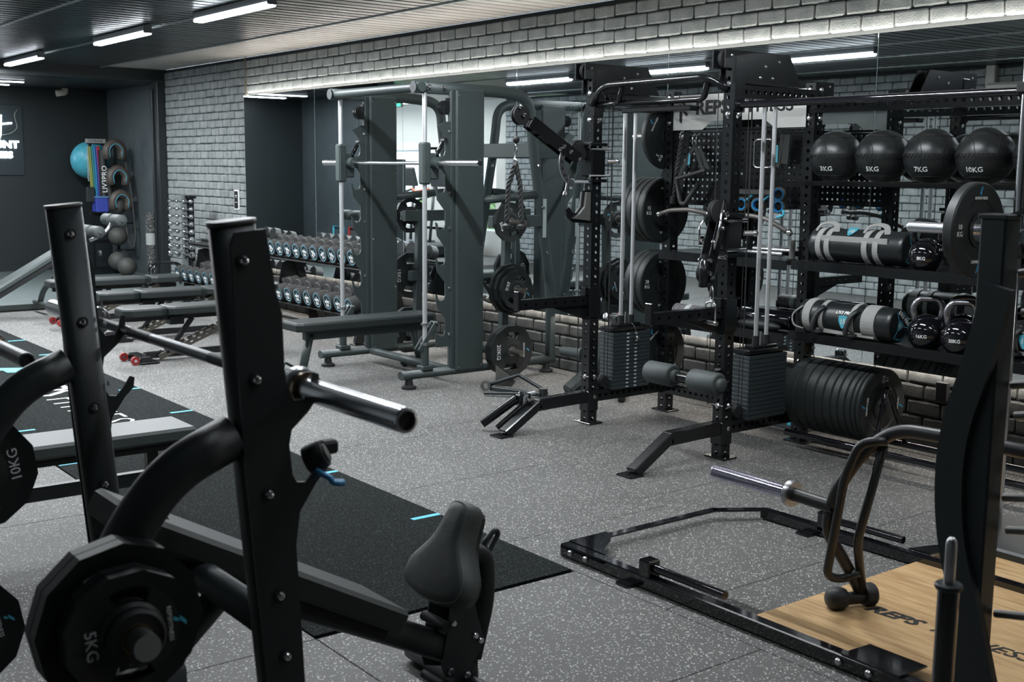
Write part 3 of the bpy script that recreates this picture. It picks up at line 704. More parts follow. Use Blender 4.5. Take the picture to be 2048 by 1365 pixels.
# leg rollers on the near upright
g = G()
for a, b in ((-4.80, -4.60), (-4.46, -4.255)):
    rp('foam_roller', G().lathe(frame((a, 4.70, .455), (b, 4.70, .455)), [(0, 0), (.05, 0), (.058, .004), (.063, .012), (.064, (b-a)-.012), (.058, (b-a)-.003), (.05, (b-a)), (.038, (b-a)), (.036, (b-a)+.02), (.028, (b-a)+.027), (0, (b-a)+.028)], 28, hard=False), foam)
rp('roller_axle', G().beam((-4.83, 4.70, .455), (-4.23, 4.70, .455), .03, .03).beam((-4.43, 4.71, .455), (-4.40, YF, .5), .04, .04))
# storage horns with bumper plates on the far rear upright
for z, n, kg, rot in ((1.82, 1, '5', 60), (1.336, 4, '15', 0), (.853, 3, '20', 0), (.388, 2, '20', 0)):
    rp('storage_horn', G().cyl((XB-.03, 5.57, z), (XB-.36, 5.57, z), .022, 16), steel)
    for k in range(n):
        lb = {1.82: 'black 5 kg bumper plate alone on the top storage horn of the pulley rig', 1.336: 'black 15 kg bumper plate, %s on the second horn of the pulley rig',
              .853: 'black 20 kg bumper plate, %s on the third horn of the pulley rig', .388: 'black bumper plate, %s on the lowest horn of the pulley rig'}[z]
        if '%s' in lb: lb = lb % ['outermost', 'second', 'third', 'innermost'][k]
        th = .034 if z == 1.82 else .052
        bumper(kg, .217, th, mx=AX(XB-.042-th/2-k*(th+.003), 5.57, z), rot=rot+(35 if z < .5 else 0), label=lb, group='bumper plates on the horns of the pulley rig', face=(k == 0))
    part('horn_cap', G().cyl((XB-.046, 5.57, z), (XB-.034, 5.57, z), .03, 16), chrome, rig, True)
# ================================================================ storage bay right of the rig
XE = -2.62
bay = thing('storage_rack', 'black perforated steel storage rack with three shelves against the mirror', 'rack', (-3.5, 5.57, 0))
def bp_(name, g, m=None, parent=None, label=None): return part(name, g, m or black, parent or bay, True, label)
bp_('upright', G().perf((XE, YR, .006), (XE, YR, 2.10), PW, PW, .05, .0115, (0, 1, 0)))
bp_('base_plate', G().box((XE, YR, .005), (.15, .11, .01), ch=.002))
bp_('top_beam', G().perf((XA+PW/2, YR, 1.967), (XE-PW/2, YR, 1.967), PW, PW, .05, .0115))
bp_('pull_up_bar', G().cyl((XA+PW/2+.004, YF, 1.95), (-2.3, YF, 1.95), .019, 18).cyl((XA+PW/2, YF, 1.95), (XA+PW/2+.02, YF, 1.95), .03, 16), gloss)
for z, nm2 in ((1.545, 'ball_rail'), ):
    bp_('ball_shelf', G().box(((XA+XE)/2, 5.40, z-.012), (XE-XA-.07, .03, .026)).box(((XA+XE)/2, 5.70, z-.012), (XE-XA-.07, .03, .026)).box((XA+.05, 5.55, z-.012), (.03, .3, .026)).box((XE-.05, 5.55, z-.012), (.03, .3, .026)))
for z in (1.092, .685):
    bp_('shelf', G().box(((XA+XE)/2, 5.565, z), (XE-XA-.075, .37, .006), ch=.001).box(((XA+XE)/2, 5.382, z-.022), (XE-XA-.075, .006, .055), ch=.002).box(((XA+XE)/2, 5.748, z-.022), (XE-XA-.075, .006, .055), ch=.002))
for y in (5.41, 5.70):
    bp_('floor_rail', G().cyl((XA+.03, y, .085), (XE-.03, y, .085), .019, 14), gloss)
for x in (-3.78, ):
    bp_('plate_stop', G().tube([(x+.02, 5.41, .09), (x-.02, 5.555, .43), (x+.02, 5.70, .09)], .014, 12, fil=.03), gloss, label='glossy black tubular stop in front of the plates')
# bumper plates on the floor rail
ths = [.075, .07, .066, .06, .055, .048, .048, .04, .03, .03, .055]
x = -4.345
for k, th in enumerate(ths):
    last = k == len(ths)-1
    if last: th = .036
    if x+th > -3.80: break
    bumper('15' if not last else '20', .212, th-.002, mx=AX(x+th/2, 5.555, .212+.098), rot=-95, face=last or x+th+.05 > -3.80,
           label='black bumper plate on the floor rail, ' + ('outermost, its lettered face in view' if last else ['thickest, against the rig upright', 'second', 'third', 'fourth', 'fifth', 'sixth', 'seventh', 'eighth', 'ninth', 'tenth', ''][k]+(' from the rig upright' if k else '')),
           group='bumper plates on the floor rail', name='bumper_plate')
    x += th
# medicine balls
tocam = V((0, 0, 1.6))
mball = mat('ball_vinyl', (.014, .017, .018, 1), .33, bump=.15, bscale=250)
mstitch = mat('ball_stitch', (.004, .004, .005, 1), .6)
def ontoball(me, c, r, n, upv):
    "wrap a flat text mesh on the sphere about c"
    z = V(n).normalized(); x = V(upv).cross(z).normalized(); y = z.cross(x)
    for v in me.vertices:
        p = V(v.co); q = (z*r+x*p.x+y*p.y).normalized()*(r+.0008+p.z); v.co = V(c)+q
def med_ball(x, y, z, kg, lab, dirn):
    r = .145
    t = thing('medicine_ball', lab, 'medicine ball', (x, y, z), group='medicine balls on the top shelf')
    part('shell', G().sphere((0, 0, 0), r, 40, 24), mball, t)
    q = V(dirn).normalized(); side = V((0, 0, 1)).cross(q).normalized()
    g = G(); N = 40
    eq = []
    for k in range(N*2):
        a = 2*PI*k/(2*N); el = .06 if k % 2 else -.06
        d = q*cos(a)+side*sin(a); eq.append((d*cos(el)+V((0, 0, 1))*sin(el))*(r+.0012))
    g.tube(eq, .0024, 5, closed=True)
    for el in (.02+.06, -.09):
        g.tube([((q*cos(a)+side*sin(a))*cos(el)+V((0, 0, 1))*sin(el))*(r+.0003) for a in [2*PI*i/48 for i in range(48)]], .0018, 5, closed=True)
    part('stitching', g, mstitch, t, kind='stuff')
    g = G()
    for c, rr in ((rad(38), .95), (-rad(38), .95)):   # panel seams: circles about side axes
        for ax_ in (side*cos(rad(25))+q*sin(rad(25)), side*-cos(rad(25))+q*sin(rad(25)), V((0, 0, 1)), V((0, 0, -1))):
            ax_ = ax_.normalized(); u = ax_.orthogonal().normalized(); v = ax_.cross(u); h = cos(rad(44))
            g.tube([(ax_*h+(u*cos(a)+v*sin(a))*sin(rad(44)))*(r+.0004) for a in [2*PI*i/40 for i in range(40)]], .0018, 5, closed=True)
        break
    part('panel_seam', g, mstitch, t, kind='stuff')
    me = textmesh(kg, .040, .0006, bold=.0005)
    n = (q*.80-side*-.0+V((0, 0, -.48)))+side*(-.36)
    ontoball(me, (0, 0, 0), r, n, (0, 0, 1)); me.materials.clear(); me.materials.append(white)
    part('lettering', me, white, t)
for x, kg in ((-4.213, '3KG'), (-3.905, '5KG'), (-3.605, '7KG'), (-3.30, '10KG'), (-2.99, '12KG')):
    d = V((0, 0, 1.7))-V((x, 5.55, 1.7)); d.z = 0
    med_ball(x, 5.55, 1.545+.138, kg, {'3KG': 'black stitched medicine ball marked 3KG, on the top shelf beside the upright', '5KG': 'black stitched medicine ball marked 5KG on the top shelf', '7KG': 'black stitched medicine ball marked 7KG on the top shelf', '10KG': 'black stitched medicine ball marked 10KG on the top shelf', '12KG': 'black stitched medicine ball hidden behind the near chrome pole'}[kg], d)
# sandbags
def sandbag(x, y, z, L, r, lab, rot, num, style):
    t = thing('sandbag', lab, 'sandbag', (x, y, z), group='cylindrical sandbags on the shelves')
    A = T(-L/2, 0, r) @ basis((0, 0, 0), (0, 1, 0), (0, 0, 1))
    body = G().lathe(A, [(0, .004), (r*.60, .002), (r*.90, .002), (r*.975, .008), (r, .03), (r*.97, L*.3), (r*1.0, L*.5), (r*.97, L*.7), (r, L-.03), (r*.975, L-.008), (r*.90, L-.002), (r*.6, L-.002), (0, L-.002)], 40, hard=False)
    part('bag', body, mball, t)
    def band(h, w, rr=1.0, a0=0, a1=360, mm=None, off=.002, nm='strap'):
        n = 36; g = G(A); vs = []; 
        for i in range(n+1):
            a = rad(a0+(a1-a0)*i/n)
            for hh in (h-w/2, h+w/2):
                for ro in (r*rr+off-.003, r*rr+off+.002): vs.append((ro*cos(a), ro*sin(a), hh))
        fs = []
        for i in range(n):
            b = i*4; c = b+4
            fs += [(b+1, b+3, c+3, c+1), (b+2, b, c, c+2), (b, b+1, c+1, c), (b+3, b+2, c+2, c+3)]
        fs += [(0, 2, 3, 1), (n*4, n*4+1, n*4+3, n*4+2)]
        g.add(vs, fs); return part(nm, g, mm or greyfab, t)
    fr = A @ M.Identity(4)
    if style == 0:
        for h in (.075, .135, L-.235, L-.165): band(h, .034)
        # long grey webbing across the front and raised handles
        g = G(); g.box((0, -r*.93, r*1.42), (L*.70, .006, .032), R(0)); part('strap', g, greyfab, t)
        for x0, x1 in ((-L/2+.03, -L/2+.17), (L/2-.27, L/2-.12)):
            g = G(); g.tube([(x0, -r*.55, r*1.8), (x0+.015, -r*.3, r*2.22), ((x0+x1)/2, -.01, r*2.35), (x1-.015, -r*.3, r*2.22), (x1, -r*.55, r*1.8)], .01, 8, fil=.04, sec=[(-.016, -.003), (.016, -.003), (.016, .003), (-.016, .003)], smooth=False)
            part('handle', g, greyfab, t)
    else:
        for h, w in ((.07, .05), (.17, .028), (L-.245, .028), (L-.14, .085)): band(h, w)
        for x0 in (-L/2+.16, L/2-.235):
            g = G(); g.tube([(x0+.02, -r*.72, r*1.72), (x0-.005, -r*1.12, r*1.4), (x0-.02, -r*1.28, r*.75), (x0-.03, -r*1.2, r*.2), (x0+.015, -r*.75, r*.2)], .013, 10, fil=.05, sec=[(.020*cos(a), .013*sin(a)) for a in [2*PI*i/10 for i in range(10)]])
            part('handle', g, mat('handle_rubber', (.02, .024, .025, 1), .5), t)
        g = G(); g.tube([(-L/2+.03, -r*.8, r*1.6), (-L/2-.02, -r*1.15, r*1.1), (-L/2-.0, -r*1.2, r*.4), (-L/2+.05, -r*.9, r*.25)], .01, 8, fil=.05, sec=[(-.014, -.004), (.014, -.004), (.014, .004), (-.014, .004)]); part('handle', g, greyfab, t)
        g = G(); g.box((.01, -r*.75, r*.30), (L*.62, .006, .026), R(0)); part('strap', g, greyfab, t)
    # label: shield and name on the front, and on the end disc
    def shield(mx, s, num):
        g = G(mx); g.prism([(-.5*s, .5*s), (0, .58*s), (.5*s, .5*s), (.47*s, .05*s), (.2*s, -.45*s), (0, -.62*s), (-.2*s, -.45*s), (-.47*s, .05*s)], .0012)
        part('shield', g, mat('label_blue', (.06, .32, .42, 1), .5), t); text(num, s*.62, mat('label_cream', (.62, .6, .5, 1), .5), mx @ T(0, 0, .0014), t, bold=.0006)
    fx = basis((.015, -r*1.012, r*.98), (1, 0, .0), (0, .12, 1)); 
    if style: shield(fx, .062, num); text('LIV3 PRO', .026, white, basis((.012, -r*.90, r*1.50), (1, 0, 0), (0, .55, 1)), t, shear=.25, bold=.0008)
    else: shield(basis((-.04, -r*.55, r*1.87), (1, 0, 0), (0, .8, .6)), .062, num)
    E_ = basis((L/2+.003, 0, r), (0, 1, 0), (0, 0, 1)) @ R(-40)
    g = G(E_)
    for k in range(3):
        a = rad(30+k*120); g.box((r*.62*cos(a), r*.62*sin(a), 0), (r*.5, .004, .001), None, 0) if 0 else g.add([(.3*r*cos(a)-.002*sin(a), .3*r*sin(a)+.002*cos(a), 0), (.3*r*cos(a)+.002*sin(a), .3*r*sin(a)-.002*cos(a), 0), (.9*r*cos(a)+.002*sin(a), .9*r*sin(a)-.002*cos(a), 0), (.9*r*cos(a)-.002*sin(a), .9*r*sin(a)+.002*cos(a), 0)], [(0, 1, 2, 3)])
    part('end_line', g, cyan, t, kind='stuff')
    g = G(E_)
    for k in range(2):
        for i in range(10):
            a0, a1 = rad(-80+k*120+i*8), rad(-80+k*120+i*8+6); q = r*.82
            g.add([(q*cos(a0), q*sin(a0), .0003), (q*cos(a1), q*sin(a1), .0003), (q*.93*cos(a1), q*.93*sin(a1), .0003), (q*.93*cos(a0), q*.93*sin(a0), .0003)], [(3, 2, 1, 0)])
    part('end_print', g, cyan, t, kind='stuff')
    shield(E_ @ T(0, -.0, 0), r*.5, num)
    text('LIV3 PRO', .03, white, E_ @ T(0, r*.55, .001), t, shear=.2, bold=.0008)
    return t
sandbag(-3.99, 5.53, 1.096, .62, .094, 'black sandbag with broad grey straps on the middle shelf', 0, '10', 0)
sandbag(-3.99, 5.46, .689, .62, .094, 'black sandbag with a blue shield reading 15, on the low shelf', 0, '15', 1)
sandbag(-3.02, 5.60, .689, .42, .090, 'dark sandbag right of the kettlebells on the low shelf', 0, '15', 1)
# kettlebells
def kettlebell(x, y, z, r, lab, kg, hand=gloss, rz=0):
    t = thing('kettlebell', lab, 'kettlebell', (x, y, z), rz, 'kettlebells on the shelves')
    prof = [(0, 0), (r*.62, 0), (r*.70, .004), (r*.9, r*.35), (r, r*.85), (r*.95, r*1.3), (r*.75, r*1.66), (r*.52, r*1.84), (0, r*1.93)]
    pp = []
    for i in range(25):
        a = -PI/2+rad(38)+i/24*(PI-rad(38)-.02); pp.append((r*cos(a), r*.80+r*sin(a)))
    part('bell', G().lathe(T(0, 0, 0), [(0, 0)]+[(pp[0][0], 0)]+pp+[(0, r*1.8)], 36, hard=False), gloss, t)
    h = r*.80+r
    part('handle', G().tube([(-r*.62, 0, r*1.35), (-r*.78, 0, h+r*.35), (-r*.52, 0, h+r*.82), (r*.52, 0, h+r*.82), (r*.78, 0, h+r*.35), (r*.62, 0, r*1.35)], r*.17, 14, fil=r*.38), hand, t)
    d = V((-x, -y, 0)).normalized(); me = textmesh(kg, r*.26, .0006, bold=.0006); ontoball(me, (0, 0, r*.8), r, R(-math.degrees(rz)) @ (d+V((-.55*d.y*-1, .55*d.x*-1, 0))*-.9*-1*.6+V((0, 0, -.12))), (0, 0, 1))
    me.materials.clear(); me.materials.append(white); part('lettering', me, white, t)
dk = mat('worn_handle_steel', (.42, .42, .46, 1), .22, .9)
hz = math.atan2(.61, .79)
kettlebell(-3.545, 5.46, 1.096, .092, 'black enamel kettlebell marked 8KG beside the sandbag on the middle shelf', '8KG', gloss, .75)
kettlebell(-3.33, 5.50, 1.096, .092, 'black kettlebell behind the loaded 10 kg plate on the middle shelf', '12KG', gloss, .75)
kettlebell(-3.515, 5.46, .689, .098, 'black enamel kettlebell marked 16KG on the low shelf', '16KG', dk, .75)
kettlebell(-3.315, 5.45, .689, .098, 'black enamel kettlebell marked 20KG on the low shelf beside the near upright', '20KG', dk, .75)
kettlebell(-3.42, 5.65, .689, .098, 'kettlebell standing behind the two marked ones on the low shelf', '24KG', dk, .75)
# ================================================================ attachments hanging on the pegboard
def twisted(g, p, r=.012, pitch=.03, strands=3):
    P = [V(a) for a in p]; L = [0]
    for i in range(1, len(P)): L.append(L[-1]+(P[i]-P[i-1]).length)
    def at(s):
        for i in range(1, len(P)):
            if s <= L[i] or i == len(P)-1: f = (s-L[i-1])/(L[i]-L[i-1]); return P[i-1].lerp(P[i], f), (P[i]-P[i-1]).normalized()
    n = int(L[-1]/pitch*8)
    for k in range(strands):
        q = []
        for i in range(n+1):
            s = L[-1]*i/n; c, t = at(s); u = t.orthogonal().normalized(); u = V((1, 0, 0))-t*t.x; u.normalize(); v = t.cross(u); a = 2*PI*(s/pitch/3+k/strands)
            q.append(c+(u*cos(a)+v*sin(a))*r*.55)
        g.tube(q, r*.55, 6)
    return g
mrope = mat('black_rope', (.035, .038, .038, 1), .7)
def at(px_, y, z): pass
# tricep rope on the far arm
t = thing('triceps_rope', 'black twisted cable rope doubled over, hanging from the raised pulley arm', 'rope attachment', (-5.60, 4.34, 1.3))
part('rope', twisted(twisted(G(), [(-5.59, 4.325, 1.63), (-5.62, 4.30, 1.50), (-5.635, 4.30, 1.29)], .015), [(-5.585, 4.325, 1.63), (-5.565, 4.345, 1.50), (-5.555, 4.35, 1.28)], .015), mrope, t, True, kind='stuff')
for x, y in ((-5.635, 4.30), (-5.555, 4.35)): part('rope_end', G().lathe(T(x, y, 1.262), [(0, -.03), (.018, -.03), (.03, -.02), (.03, .0), (.014, .012), (.014, .03), (0, .03)], 16), rubber, t, True)
part('clip', G().tube([(-5.59, 4.325, 1.66), (-5.575, 4.325, 1.70), (-5.58, 4.325, 1.735), (-5.59, 4.325, 1.74), (-5.60, 4.325, 1.735), (-5.605, 4.325, 1.70)], .004, 6, closed=True).tube([(-5.60, 4.325, 1.66), (-5.57, 4.325, 1.645), (-5.59, 4.325, 1.615)], .008, 8, closed=True, fil=.01), chrome, t, True)
rp('cable', G().cyl((XB-.07, 4.335, 1.86), (XB-.07, 4.335, 1.78), .003, 6), matte)
rp('cable_ball', G().sphere((XB-.07, 4.335, 1.77), .021, 16, 10).cyl((XB-.07, 4.335, 1.75), (XB-.07, 4.335, 1.735), .006, 8), matte)
# cable end and D handle on the near arm
rp('cable_ball', G().sphere((XA+.045, 4.72, 1.02), .021, 16, 10).cyl((XA+.045, 4.72, 1.0), (XA+.045, 4.72, .985), .006, 8), matte)
t = thing('cable_handle', 'chrome stirrup cable handle hanging on a carabiner from the near pulley arm', 'handle', (XA+.045, 4.72, .79))
part('carabiner', G().tube([(XA+.045, 4.72, .985), (XA+.057, 4.72, .95), (XA+.06, 4.72, .915), (XA+.045, 4.72, .90), (XA+.03, 4.72, .915), (XA+.033, 4.72, .95)], .004, 8, closed=True, fil=.01), chrome, t, True)
part('stirrup', G().tube([(XA+.005, 4.72, .79), (XA+.005, 4.72, .885), (XA+.045, 4.72, .90), (XA+.075, 4.72, .885), (XA+.078, 4.72, .785)], .005, 8, fil=.012), chrome, t, True)
part('grip', G().cyl((XA-.01, 4.72, .785), (XA+.09, 4.72, .78), .013, 14), steel, t, True)
# on the pegboard
PY = 5.50
t = thing('climbing_rope', 'black twisted rope attachment hanging at the left of the pegboard', 'rope attachment', (-5.41, PY, 1.4))
part('rope', twisted(G(), [(-5.375, PY, 1.80), (-5.40, PY-.01, 1.6), (-5.43, PY, 1.43)], .014), mrope, t, True, kind='stuff')
part('hook', G().tube([(-5.37, PY+.02, 1.84), (-5.37, PY-.02, 1.835), (-5.37, PY-.02, 1.80)], .008, 8).sphere((-5.37, PY, 1.81), .018, 13, 8), chrome, t, True)
part('rope_end', G().cyl((-5.43, PY, 1.43), (-5.435, PY, 1.385), .024, 14), rubber, t, True)
t = thing('strap_handle', 'black V-shaped grip with fabric straps hanging on the pegboard', 'handle', (-5.25, PY, 1.4))
ms = mat('strap_webbing', (.025, .028, .028, 1), .8)
g = G()
for a, b in (((-5.26, 1.76), (-5.37, 1.56)), ((-5.26, 1.76), (-5.16, 1.58)), ((-5.22, 1.74), (-5.12, 1.60))): g.beam((a[0], PY, a[1]), (b[0], PY-.02, b[1]), .03, .005, (0, 1, 0))
part('strap', g, ms, t, True)
part('grip', G().cyl((-5.38, PY-.03, 1.545), (-5.13, PY-.03, 1.60), .014, 12), mat('grip_rubber', (.035, .038, .038, 1), .55), t, True)
part('grip_arm', G().tube([(-5.38, PY-.03, 1.54), (-5.33, PY-.04, 1.39), (-5.29, PY-.04, 1.385), (-5.19, PY-.03, 1.52)], .015, 10, fil=.03), mat('grip_rubber', (.035, .038, .038, 1), .55), t, True)
part('strap_print', G(basis((-5.285, PY-.024, 1.66), (1, 0, .3), (0, 0, 1))).prism([(-.01, -.03), (.012, -.025), (.012, .03), (0, .05)], .001), mat('label_blue', (.06, .32, .42, 1), .5), t, True)
part('hook', G().tube([(-5.26, PY+.03, 1.82), (-5.26, PY-.02, 1.815), (-5.26, PY-.02, 1.76)], .006, 8).tube([(-5.23, PY+.03, 1.82), (-5.23, PY-.02, 1.815), (-5.23, PY-.02, 1.76)], .006, 8), chrome, t, True)
def curved_bar(p, lab, tips):
    t = thing('curl_bar', lab, 'cable bar', p[0])
    part('bar', G().tube(p, .014, 12, fil=.03), mat('knurled_grey', (.16, .15, .14, 1), .5, .5), t, True)
    for q in tips: part('end_cap', G().sphere(q, .02, 13, 8), chrome, t, True)
curved_bar([(-5.47, 5.42, 1.32), (-5.38, 5.42, 1.345), (-5.22, 5.42, 1.355), (-5.02, 5.42, 1.33)], 'grey knurled straight bar with chrome tips across the rig below the pegboard', [(-5.48, 5.42, 1.318), (-5.0, 5.42, 1.33)])
curved_bar([(-4.84, 5.42, 1.335), (-4.70, 5.42, 1.335), (-4.58, 5.42, 1.32), (-4.42, 5.40, 1.255)], 'grey knurled curl bar with bent end below the pegboard beside the rear upright', [(-4.86, 5.42, 1.336), (-4.40, 5.40, 1.25)])
t = thing('row_handle', 'chrome open rectangular row handle hanging at the right of the pegboard', 'handle', (-4.70, PY, 1.6))
part('frame', G().tube([(-4.77, PY, 1.63), (-4.77, PY, 1.775), (-4.75, PY, 1.785), (-4.65, PY, 1.785), (-4.63, PY, 1.77), (-4.63, PY, 1.63), (-4.65, PY, 1.62), (-4.75, PY, 1.62)], .006, 8, closed=True, fil=.01), chrome, t, True)
part('hook', G().tube([(-4.69, PY+.03, 1.83), (-4.69, PY-.01, 1.825), (-4.69, PY-.01, 1.79)], .008, 8), chrome, t, True)
t = thing('ankle_straps', 'pair of black webbing straps with blue print beside the chrome row handle', 'strap', (-4.55, PY, 1.6))
part('strap', G().beam((-4.55, PY-.01, 1.81), (-4.58, PY-.01, 1.62), .03, .008, (0, 1, 0)).beam((-4.52, PY-.01, 1.81), (-4.53, PY-.01, 1.64), .05, .008, (0, 1, 0)), ms, t, True)
part('strap_print', G().box((-4.585, PY-.017, 1.70), (.018, .003, .1), ch=0), mat('label_blue', (.06, .32, .42, 1), .5), t, True)
for i, (x, z) in enumerate(((-4.83, 1.40), (-4.70, 1.40), (-4.545, 1.395), (-4.545, 1.465))):
    t = thing('barbell_collar', 'blue and black barbell collar on the pegboard, '+['leftmost', 'second from the left', 'lower one at the right', 'upper one at the right'][i], 'collar', (x, 5.47, z), group='blue barbell collars on the pegboard')
    A = frame((0, 0, 0), (.3, -1, 0))
    part('ring', G().lathe(A, [(.026, -.014), (.036, -.014), (.036, .014), (.026, .014), (.026, -.014)], 24), mat('collar_blue', (.02, .22, .50, 1), .35), t)
    part('shell', G().lathe(A, [(.0365, -.010), (.043, -.008), (.043, .008), (.0365, .010)], 16), mat('collar_tan', (.12, .10, .07, 1), .5), t)
    if i != 3: part('lever', G().tube([(.035, -.01, .02), (.065, -.015, .035), (.09, -.01, .055)], .007, 8) if i < 2 else G().tube([(.045, -.01, -.02), (.05, -.01, -.05), (.0, -.01, -.065)], .008, 8, fil=.02), cyan, t)
part('peg', G().beam((-4.87, 5.47, 1.475), (-4.60, 5.47, 1.475), .02, .03), mat('peg_grey', (.2, .2, .19, 1), .4, .7), rig, True)
# things on the rig shelves
t = thing('foam_roller', 'speckled foam roller in a white and blue sleeve lying on the lower rig shelf', 'foam roller', (-5.14, 5.42, .72))
part('foam', G().lathe(frame((-5.33, 5.45, .705), (-4.93, 5.45, .705)), [(0, 0), (.042, 0), (.047, .006), (.047, .394), (.042, .4), (0, .4)], 28, hard=False), mat('roller_speckle', (.16, .15, .16, 1), .6, noise=.8, nscale=90), t, True)
part('label_band', G().lathe(frame((-5.22, 5.45, .705), (-5.17, 5.45, .705)), [(.0478, 0), (.0478, .04)], 28), mat('label_white', (.55, .58, .56, 1), .6), t, True)
g = G()
for k in range(8):
    a0, a1 = rad(200+k*12), rad(212+k*12); f = frame((-5.16, 5.45, .705), (-4.93, 5.45, .705))
    g.add([(.0478*cos(a0), .0478*sin(a0), -.05), (.0478*cos(a1), .0478*sin(a1), -.05), (.0478*cos(a1), .0478*sin(a1), .2), (.0478*cos(a0), .0478*sin(a0), .2)], [(0, 1, 2, 3)], f)
part('label', g, mat('label_white', (.55, .58, .56, 1), .6), t, True)
t = thing('rolled_mat', 'glossy black rolled mat lying on the lower rig shelf behind the guide rods', 'mat', (-4.62, 5.55, .72))
part('roll', G().lathe(frame((-4.86, 5.56, .715), (-4.46, 5.56, .715)), [(0, 0), (.05, 0), (.056, .006), (.056, .394), (.05, .4), (0, .4)], 24, hard=False), gloss, t, True)
t = thing('gym_bag', 'crumpled black bag lying on the lower rig shelf', 'bag', (-4.65, 5.47, .66))
g = G()
me = g.sphere((-4.66, 5.475, .682), 1, 20, 10, (.17, .035, .032)); part('bag', g, leather, t, True)
for i, (x, L, z) in enumerate(((-4.70, .36, 1.115), (-4.62, .30, 1.135))):
    t = thing('lat_bar', ['chrome short bar lying on the upper rig shelf', 'chrome bar with swivel eye lying on top of the shorter one'][i], 'cable bar', (x, 5.50, z))
    part('bar', G().cyl((x-L/2, 5.50+.03*i, z-.0), (x+L/2, 5.50+.03*i, z), .014, 14), chrome, t, True)
    part('eye', G().tube([(x, 5.50+.03*i, z+.01), (x+.012, 5.5+.03*i, z+.035), (x, 5.5+.03*i, z+.045), (x-.012, 5.5+.03*i, z+.035)], .004, 6, closed=True), chrome, t, True)
for i, x in enumerate((-5.13, -5.03, -4.455)):
    t = thing('plate_peg', 'short upright grey peg standing on the upper rig shelf, '+['leftmost', 'middle', 'beside the rear upright'][i], 'peg', (x, 5.5, 1.085))
    part('peg', G().cyl((x, 5.5, 1.085), (x, 5.5, 1.20), .018, 16), mat('peg_grey', (.2, .2, .19, 1), .4, .7), t, True)
    part('peg_base', G().cyl((x, 5.5, 1.085), (x, 5.5, 1.092), .03, 16), black, t, True)

t = thing('plyo_box', 'dark grey box with white and cyan lettering behind the near weight stack', 'box', (-4.68, 5.83, 0))
part('box', G().box((-4.70, 5.86, .21), (.34, .16, .42), ch=.004), mat('box_grey', (.06, .07, .075, 1), .6), t, True)
text('ORU', .07, white, basis((-4.60, 5.779, .14), (1, 0, 0), (0, 0, 1)), t, world=True, bold=.002)
part('label', G().box((-4.60, 5.779, .05), (.12, .002, .05), ch=0), cyan, t, True)
tag(part('wall_box', G().box((-3.745, 6.02, .357), (.075, .05, .11), ch=.004), matte), 'small black electrical box on the brick below the mirror', 'electrical box')
